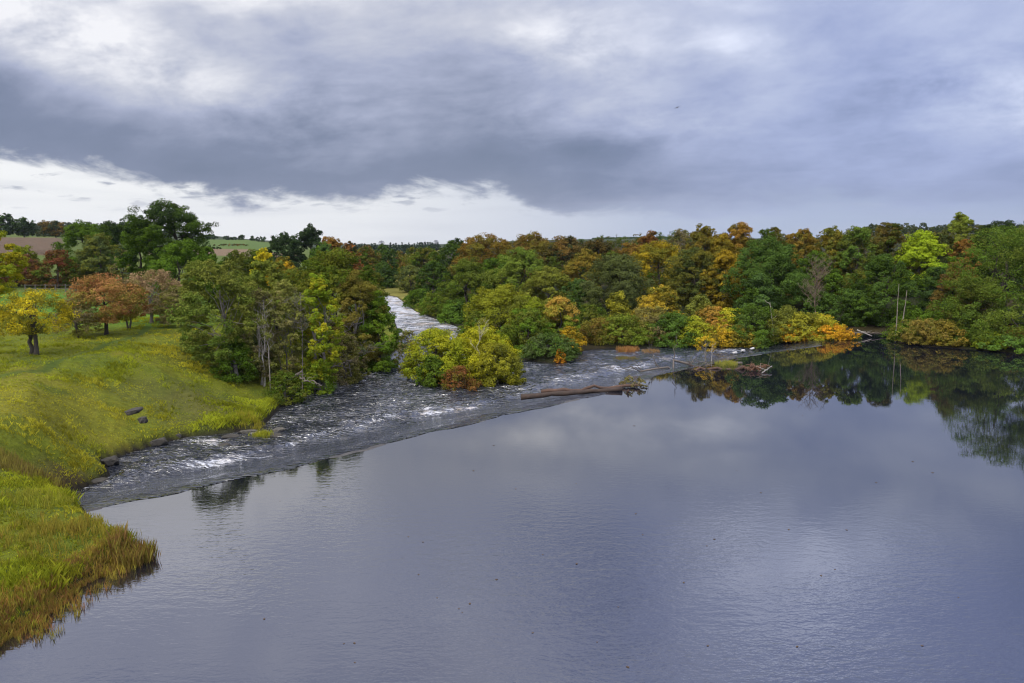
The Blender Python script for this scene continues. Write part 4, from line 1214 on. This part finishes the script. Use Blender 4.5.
rush(12, 600, .6, 60, .6, .34, (.16, .17, .02), (.2, .1, .03), 'short green and russet rushes at the lower left corner')
rush(62, 588, .4, 70, .6, .32, (.19, .075, .03), RG, 'rust coloured seed heads along the lower bank edge')
rush(35, 622, .2, 60, .5, .30, (.18, .08, .03), RG, 'rust and straw plants at the water near the lower left corner')
rush(30, 456, 1.7, 80, .8, .6, (.11, .075, .03), (.17, .15, .03), 'dead brown bracken tuft on the slope')
rush(17, 449, 1.8, 60, .6, .5, (.13, .10, .03), (.17, .15, .03), 'olive brown bracken tuft left of the dead brown one')
rush(250, 419, -.6, 60, .5, .45, (.22, .19, .025), RG, 'straw grass fringe at the river end of the grass bank', group='grass tufts by the rapids')
rush(262, 434, -1.0, 60, .35, .5, (.22, .20, .02), (.16, .18, .02), 'yellow grass tuft on the stones by the rapids', group='grass tufts by the rapids')
# tufts standing in the river and on the weir
rush(628, 352, ZD, 120, .6, .7, (.25, .115, .055), (.20, .12, .04), 'pinkish brown sedge tussock in the far rapids', group='sedge tussocks in the rapids')
rush(651, 353, ZD, 80, .5, .5, (.22, .13, .07), (.18, .12, .05), 'smaller fawn sedge tussock right of the pinkish one', group='sedge tussocks in the rapids')
rush(625, 359.5, ZD, 120, .7, .35, (.15, .10, .04), (.1, .11, .03), 'flat brown weed patch in front of the pinkish tussock', group='sedge tussocks in the rapids')
rush(728, 367, -.2, 80, .6, .45, (.24, .21, .05), (.14, .16, .03), 'pale yellow grass tuft on the driftwood pile', group='sedge tussocks in the rapids')

# ------------------------------------------------------------------ rocks
m_rock = bark_mat((.042, .036, .026), .85, 3.0); m_rock2 = bark_mat((.085, .075, .055), .85, 3.0)
_rr = [0]
def rock(px, py, z, sx, sy, sz, label, rotz=0, mat=None, group=None, name='boulder', cat='rock', Y=None):
    _rr[0] += 1
    r_ = np.random.default_rng(600 + _rr[0])
    x, y, _ = at_z(px, py, z)
    bm = bmesh.new(); bmesh.ops.create_icosphere(bm, subdivisions=3, radius=1)
    sd_ = _rr[0] * 13.7
    for v in bm.verts:
        c = v.co.copy()
        f_ = 1 + .55 * (float(fbm(np.array([c.x * 1.3 + sd_]), np.array([c.y * 1.3 + c.z * 1.7]), 401, 3)[0]) - .5)
        # facet the stone
        f_ *= 1 + .5 * (float(fbm(np.array([c.x * 3 + sd_]), np.array([c.y * 3 + c.z * 2.6]), 431, 2)[0]) - .5)
        c.x = c.x * f_; c.y = max(-.85, min(.9, c.y * f_)); c.z = max(-.6, min(.55 + .25 * c.x, c.z * f_))
        v.co = Vector((c.x * sx, c.y * sy, c.z * sz))
    me = bpy.data.meshes.new(name); bm.to_mesh(me); bm.free(); me.materials.append(mat or m_rock)
    o = add_obj(name, me, None, (x, y, z)); o.rotation_euler = (r_.uniform(-.15, .15), r_.uniform(-.15, .15), rotz)
    return tag(o, label, cat, group)
GK = 'stones along the left bank'
rock(134, 411, 1.07, 0.54, 0.40, 0.23, 'flat dark rock slab breaking out of the grass slope', .3, group=GK)
rock(143, 420, 0.72, 0.25, 0.29, 0.33, 'dark upright rock below the slab in the grass slope', 1.0, group=GK)
rock(158, 442, -1.03, 0.49, 0.36, 0.33, 'dark block of broken bank at the water below the rock slab', .4, group=GK)
rock(176, 437, -1.13, 0.38, 0.36, 0.29, 'mossy brown stone at the water right of the broken bank block', .2, group=GK)
rock(248, 432, -1.1, .6, .4, .22, 'flat grey stone left of the yellow grass tuft by the rapids', .6, m_rock2, GK)
rock(270, 436, -1.15, .8, .4, .2, 'long low dark stone under the yellow grass tuft', .1, None, GK)
rock(279, 430, -1.12, .5, .35, .2, 'small grey stone at the right end of the bank stones', .9, m_rock2, GK)
rock(232, 437, -1.15, .6, .4, .2, 'wet dark stone at the edge of the rapids', .2, None, GK)
rock(222, 446, -1.15, .5, .3, .16, 'tiny dark wet stone out in the rapids', .5, None, GK)
rock(110, 461, -0.98, 0.43, 0.43, 0.36, 'dark earthy stone in the notch of the left bank', .5, None, GK)
rock(100, 482, -1.18, 0.49, 0.36, 0.26, 'dark flat ledge beside the left end of the weir', .2, None, GK)
GB_ = 'white stones at the far end of the weir'
rock(735, 352.5, -.9, .3, .2, .16, 'white stone, nearest of the pale stones at the far weir', .3, bark_mat((.5, .48, .45), .8, 2), GB_)
rock(743, 350.5, -.9, .32, .2, .18, 'white stone, middle one of the pale stones at the far weir', .7, bark_mat((.5, .48, .45), .8, 2), GB_)
rock(752, 348.5, -.9, .28, .2, .16, 'white stone, farthest of the pale stones at the far weir', .1, bark_mat((.5, .48, .45), .8, 2), GB_)

# ------------------------------------------------------------------ logs and driftwood
def log(name, a, b_, ra, rb, mat, label, group=None, stubs=(), wob=.01, cat='log'):
    _tid[0] += 1
    r_ = np.random.default_rng(800 + _tid[0])
    a = np.array(a); b_ = np.array(b_)
    T = Tubes(); p_ = bent(r_, a * 0, b_ - a, 14, wob)
    T.add(p_, np.linspace(ra, rb, 14) * (1 + .11 * r_.normal(size=14)), 12)
    root = add_obj(name, T.mesh(name, mat), None, tuple(a))
    for (u, dx_, dy_, dz_, rr_) in stubs:
        B = Tubes(); i_ = u * 13; s0 = p_[int(i_)]
        B.add(bent(r_, s0, s0 + np.array([dx_, dy_, dz_]), 6, .08), rr_ * np.linspace(1, .25, 6), 5)
        e_ = s0 + np.array([dx_, dy_, dz_])
        for _ in range(3):
            s1 = s0 + (e_ - s0) * r_.uniform(.3, .8)
            B.add(bent(r_, s1, s1 + np.array([dx_, dy_, dz_]) * .4 + r_.normal(0, .25, 3), 4, .1), rr_ * .4 * np.linspace(1, .3, 4), 4)
        add_obj('branch', B.mesh('branch', mat), root)
    return tag(root, label, cat, group)
m_log = bark_mat((.040, .024, .015), .8, 2.6); m_log2 = bark_mat((.075, .040, .024), .8, 1.5); m_bl = bark_mat((.22, .20, .17), .85, 2); m_dr = bark_mat((.115, .095, .075), .9, 2)
GW = 'logs stranded on the weir'
log('stranded_log', at_z(521, 397, -.30), at_z(622, 389.0, .16), .21, .16, m_log, 'thick reddish brown log lying along the weir crest, nearer of two', GW, wob=.004)
log('stranded_log', at_z(541, 391.5, -.25), at_z(640, 385, .20), .15, .11, m_log2, 'thin dark log lying just behind the thick one on the weir', GW)
a0 = at_z(640, 371.5, -.35); b0_ = at_z(742, 363, .10)
log('driftwood_tree', a0, b0_, .08, .15, m_dr, 'stranded driftwood tree with bare grey branches on the weir', GW,
    [(.05, -3.2, .8, .5, .05), (.12, -2.2, -.6, .2, .05), (.2, -1.0, .3, 1.9, .05), (.35, -1.6, .5, .3, .06), (.5, 1.0, .6, .4, .05), (.42, .3, .2, 2.2, .05), (.6, 1.6, -.4, .25, .05), (.7, -1.2, .4, .5, .05), (.55, -.8, 0, .7, .05), (.85, .8, -.5, .8, .04)], .03, 'driftwood')
log('driftwood_tree', at_z(684, 370.5, -.12), at_z(756, 367.5, .10), .10, .16, m_log2, 'dark waterlogged branch lying in front of the grey driftwood', GW, [(.3, -1.1, -.2, .4, .04), (.7, .8, .3, .5, .04)], .03, 'driftwood')
# root plate at its right end
T = Tubes(); r_ = np.random.default_rng(55); c0 = np.array(at_z(756, 368, .22))
for k in range(26):
    th = r_.uniform(0, 2 * PI); d_ = np.array([math.cos(th) * 1.3, math.sin(th) * .6, r_.uniform(-.15, .55)])
    T.add(bent(r_, (0, 0, 0), d_ * r_.uniform(.5, 1.2), 5, .15), .07 * np.linspace(1, .3, 5), 5)
tag(add_obj('root_plate', T.mesh('root_plate', bark_mat((.13, .065, .035), .9, 2)), None, tuple(c0)), 'tangled reddish root mass at the right end of the driftwood', 'roots', GW)
log('bleached_branch', at_z(762, 373, .05), at_z(772, 366, .40), .06, .04, m_bl, 'short bleached white branch poking up beside the root mass', GW, [(.4, -.6, .1, .25, .04)])
log('bleached_branch', at_d(857, 330, 95.5), at_d(872, 336, 94.5), .09, .05, m_bl, 'bleached fallen branch at the head of the cove', 'fallen wood on the right shore', [(.3, 1.3, .2, -.1, .05)])
log('bleached_branch', at_d(853, 333, 94.6), at_d(886, 333.5, 96), .09, .06, m_dr, 'long grey trunk lying low along the cove shore', 'fallen wood on the right shore', [(.6, .8, 0, .3, .04)])
log('bleached_branch', at_d(764, 333.5, 96.5), at_d(790, 332.5, 97.2), .11, .06, m_bl, 'white fallen trunk lying on the bank beside the bleached sapling', 'fallen wood on the right shore')
log('stick', at_z(627, 393.5, -.05), at_z(628.5, 390, .28), .07, .05, m_log2, 'dark stub standing in the still water in front of the thick log', GW)
# broken branches hanging over the rapids on the left
GF = 'broken branches over the left rapids'
log('fallen_branch', at_d(278, 388, 61.0), at_d(302, 371, 62.5), .13, .07, m_dr, 'stout pale broken bough below the half bare tree', GF, [(.3, 1.1, -.3, -.5, .05), (.6, .8, .2, .5, .04), (.8, .9, -.4, .1, .03)])
log('fallen_branch', at_d(300, 378, 61.5), at_d(322, 386, 60.5), .07, .03, m_dr, 'drooping bent branch trailing towards the rapids', GF, [(.5, .8, 0, -.25, .03), (.3, .7, .2, .4, .03)], .05)
log('fallen_branch', at_d(322, 372, 66), at_d(352, 360, 66), .07, .03, m_dr, 'spiky grey branch reaching over the rapids under the russet alder', GF, [(.4, 1.3, 0, .5, .04), (.6, 1.2, -.2, -.2, .04), (.2, .9, .2, .8, .04), (.8, .8, 0, .6, .03)], .05)

# twiggy low shrub growing on the weir by the logs
tree('twiggy_bush', 'shrub', 633, 62.6, 376, 32, 'small grey brown twiggy bush rooted on the weir behind the logs', 'dome', (.13, .10, .05), (.10, .095, .03), .4, cb_z=0, group='bushes on the weir', dens=.35, limbs=30, nclump=24, bark=B_GREY)
tree('twiggy_bush', 'shrub', 706, 78, 336, 22, 'thin bush with a few golden leaves standing behind the driftwood', 'tall', (.34, .24, .02), GO, .4, bottom=352, group='bushes on the weir', dens=.22, limbs=14, nclump=14, bark=B_GREY)
bare_tree('dead_sapling', 'tree', 712, 76, 344, 'bleached twig standing upright in the driftwood pile', .4, B_PALE, 2, None, r=.03, nb=5, base_z=-.3)

# ------------------------------------------------------------------ pasture fence
fr = empty('pasture_fence', at_d(66, 294, 119)); fr.location.z = gz(fr.location.x, 119)
m_wood = plain_mat('weathered wood', (.10, .09, .075), .9)
def boxmesh(name, bx, mat):
    bm = bmesh.new()
    for (cx, cy, cz, sx, sy, sz) in bx:
        g = bmesh.ops.create_cube(bm, size=1)
        for v in g['verts']: v.co = Vector((cx + v.co.x * sx, cy + v.co.y * sy, cz + v.co.z * sz))
    me = bpy.data.meshes.new(name); bm.to_mesh(me); bm.free(); me.materials.append(mat); return me
for k in range(-4, 5):
    zz_ = gz(fr.location.x + k * 1.5, 119) - fr.location.z
    add_obj('post', boxmesh('post', [(k * 1.5, 0, zz_ + .45, .12, .12, 1.3)], m_wood), fr)
for hgt_ in (.45, .95):
    add_obj('rail', boxmesh('rail', [(0, -.08, hgt_, 12.2, .04, .06)], m_wood), fr)
tag(fr, 'grey post and rail fence beyond the hawthorns at the edge of the green field', 'fence')

# ------------------------------------------------------------------ pylons and mast
m_steel = plain_mat('galvanised steel', (.22, .23, .25), .6, .3)
def pylon(px, Y, top, label):
    x, _, zt = at_d(px, top, Y); g = gz(x, Y); H = zt - g
    root = empty('electricity_pylon', (x, Y, g))
    r_ = .010 * H + .22
    L = Tubes()
    w0, w1 = H * .10, H * .018
    def cor(sx, sy, u):
        w_ = w0 + (w1 - w0) * min(1, u / .75); return (sx * w_, sy * w_, u * H)
    for sx in (-1, 1):
        for sy in (-1, 1):
            L.add([cor(sx, sy, 0), cor(sx, sy, .4), cor(sx, sy, .75), cor(sx * .4, sy * .4, 1)], np.full(4, r_), 4)
    for k in range(6):
        u0, u1 = k * .125, (k + 1) * .125
        for sy in (-1, 1):
            L.add([cor(-1, sy, u0), cor(1, sy, u1)], np.full(2, r_ * .6), 4); L.add([cor(1, sy, u0), cor(-1, sy, u1)], np.full(2, r_ * .6), 4)
    add_obj('tower', L.mesh('tower', m_steel, False), root)
    for u, aw in ((.70, .20), (.82, .24), (.93, .17)):
        Aa = Tubes(); Aa.add([(-aw * H, 0, u * H), (0, 0, u * H + .03 * H), (aw * H, 0, u * H)], np.full(3, r_ * .9), 4); Aa.add([(-aw * H, 0, u * H), (0, 0, u * H), (aw * H, 0, u * H)], np.full(3, r_ * .9), 4)
        for s_ in (-1, 1): Aa.add([(s_ * aw * H, 0, u * H), (s_ * aw * H, 0, u * H - .05 * H)], np.full(2, r_ * .8), 4)
        add_obj('cross_arm', Aa.mesh('cross_arm', m_steel, False), root)
    tag(root, label, 'pylon', 'electricity pylons on the middle horizon')
pylon(381.5, 660, 240.5, 'lattice electricity pylon on the horizon left of the conifer plantation')
pylon(436, 680, 240, 'lattice electricity pylon on the horizon right of the conifer plantation')
x, y, zt = at_d(616.5, 234, 1400); g = gz(x, y)
T = Tubes(); T.add([(0, 0, 0), (0, 0, zt - g)], [.9, .5], 6); T.add([(-2.2, 0, (zt - g) * .78), (2.2, 0, (zt - g) * .78)], [.4, .4], 4)
tag(add_obj('radio_mast', T.mesh('radio_mast', m_steel), None, (x, y, g)), 'thin radio mast on the wooded hill at the horizon', 'mast')

# ------------------------------------------------------------------ bird
bx_, by_, bz_ = at_d(677.3, 107.6, 150)
m_b = plain_mat('dark plumage', (.06, .055, .055), .8)
bird = empty('flying_bird', (bx_, by_, bz_)); bird.rotation_euler = (0, R(-24), R(20))
T = Tubes(); T.add([(0, -.30, 0), (0, -.2, .02), (0, 0, .02), (0, .16, .03), (0, .26, .05), (0, .33, .04)], [.02, .06, .09, .07, .05, .012], 8)
add_obj('body', T.mesh('body', m_b), bird)
for s_ in (-1, 1):
    Vb, Fb = [], []
    st_ = [(0.05, .10, -.10, 0), (.28, .13, -.09, .10), (.50, .06, -.10, .08), (.68, -.08, -.14, .02)]
    for (sx, f_, b2, z_) in st_:
        Vb += [(s_ * sx, f_, z_ + .012), (s_ * sx, b2, z_ + .012), (s_ * sx, b2, z_ - .012), (s_ * sx, f_, z_ - .012)]
    for k in range(3):
        for e_ in range(4): Fb.append([k * 4 + e_, k * 4 + (e_ + 1) % 4, k * 4 + 4 + (e_ + 1) % 4, k * 4 + 4 + e_])
    Fb += [[3, 2, 1, 0], [12, 13, 14, 15]]
    add_obj('wing', mesh_from('wing', Vb, Fb, m_b), bird)
tag(bird, 'small dark bird gliding under the grey clouds', 'bird')

# ------------------------------------------------------------------ fallen leaves drifting on the pond
m_lf = plain_mat('fallen leaf', (.075, .045, .022), .8)
Vl = []; 
outl_ = [(0, -.09), (.05, -.03), (.055, .03), (0, .11), (-.055, .03), (-.05, -.03)]
bm = bmesh.new()
top_ = [bm.verts.new((a_, b2, .012 + .12 * abs(a_))) for a_, b2 in outl_]; low_ = [bm.verts.new((a_, b2, .004 + .12 * abs(a_))) for a_, b2 in outl_]
bm.faces.new(top_); bm.faces.new(low_[::-1])
for k in range(6): bm.faces.new([low_[k], low_[(k + 1) % 6], top_[(k + 1) % 6], top_[k]])
lme = bpy.data.meshes.new('floating_leaf'); bm.to_mesh(lme); bm.free(); lme.materials.append(m_lf)
r_ = np.random.default_rng(9)
for k in range(46):
    px, py = r_.uniform(260, 1010), 405 + 270 * r_.uniform(0, 1) ** 1.25
    x, y, _ = at_z(px, py, 0)
    if crest_s(np.array([x]), np.array([y]))[0] > -1.5 or water_sdf(np.array([x]), np.array([y]))[0] > -1: continue
    o = add_obj('floating_leaf', lme, None, (x, y, .002)); o.rotation_euler = (0, 0, r_.uniform(0, 6.28))
    sc_ = r_.uniform(.4, .8) * (.5 + y / 85); o.scale = (sc_, sc_, sc_)
    tag(o, 'small dark fallen leaf floating on the still water', 'leaf', 'fallen leaves drifting on the still water')

# ------------------------------------------------------------------ air
HAZE = True
if HAZE:
    m_h, nt, out = new_mat('haze')
    pv = nt.nodes.new('ShaderNodeVolumePrincipled'); pv.inputs['Color'].default_value = (.80, .87, 1.0, 1); pv.inputs['Density'].default_value = .00005
    pv.inputs['Anisotropy'].default_value = .2
    nt.links.new(pv.outputs[0], out.inputs['Volume'])
    bm = bmesh.new(); g = bmesh.ops.create_cube(bm, size=1)
    for v in g['verts']: v.co = Vector((v.co.x * 7600, v.co.y * 7600, -12 + (v.co.z + .5) * 132))
    me = bpy.data.meshes.new('haze'); bm.to_mesh(me); bm.free(); me.materials.append(m_h)
    tag(add_obj('haze', me), kind='stuff')
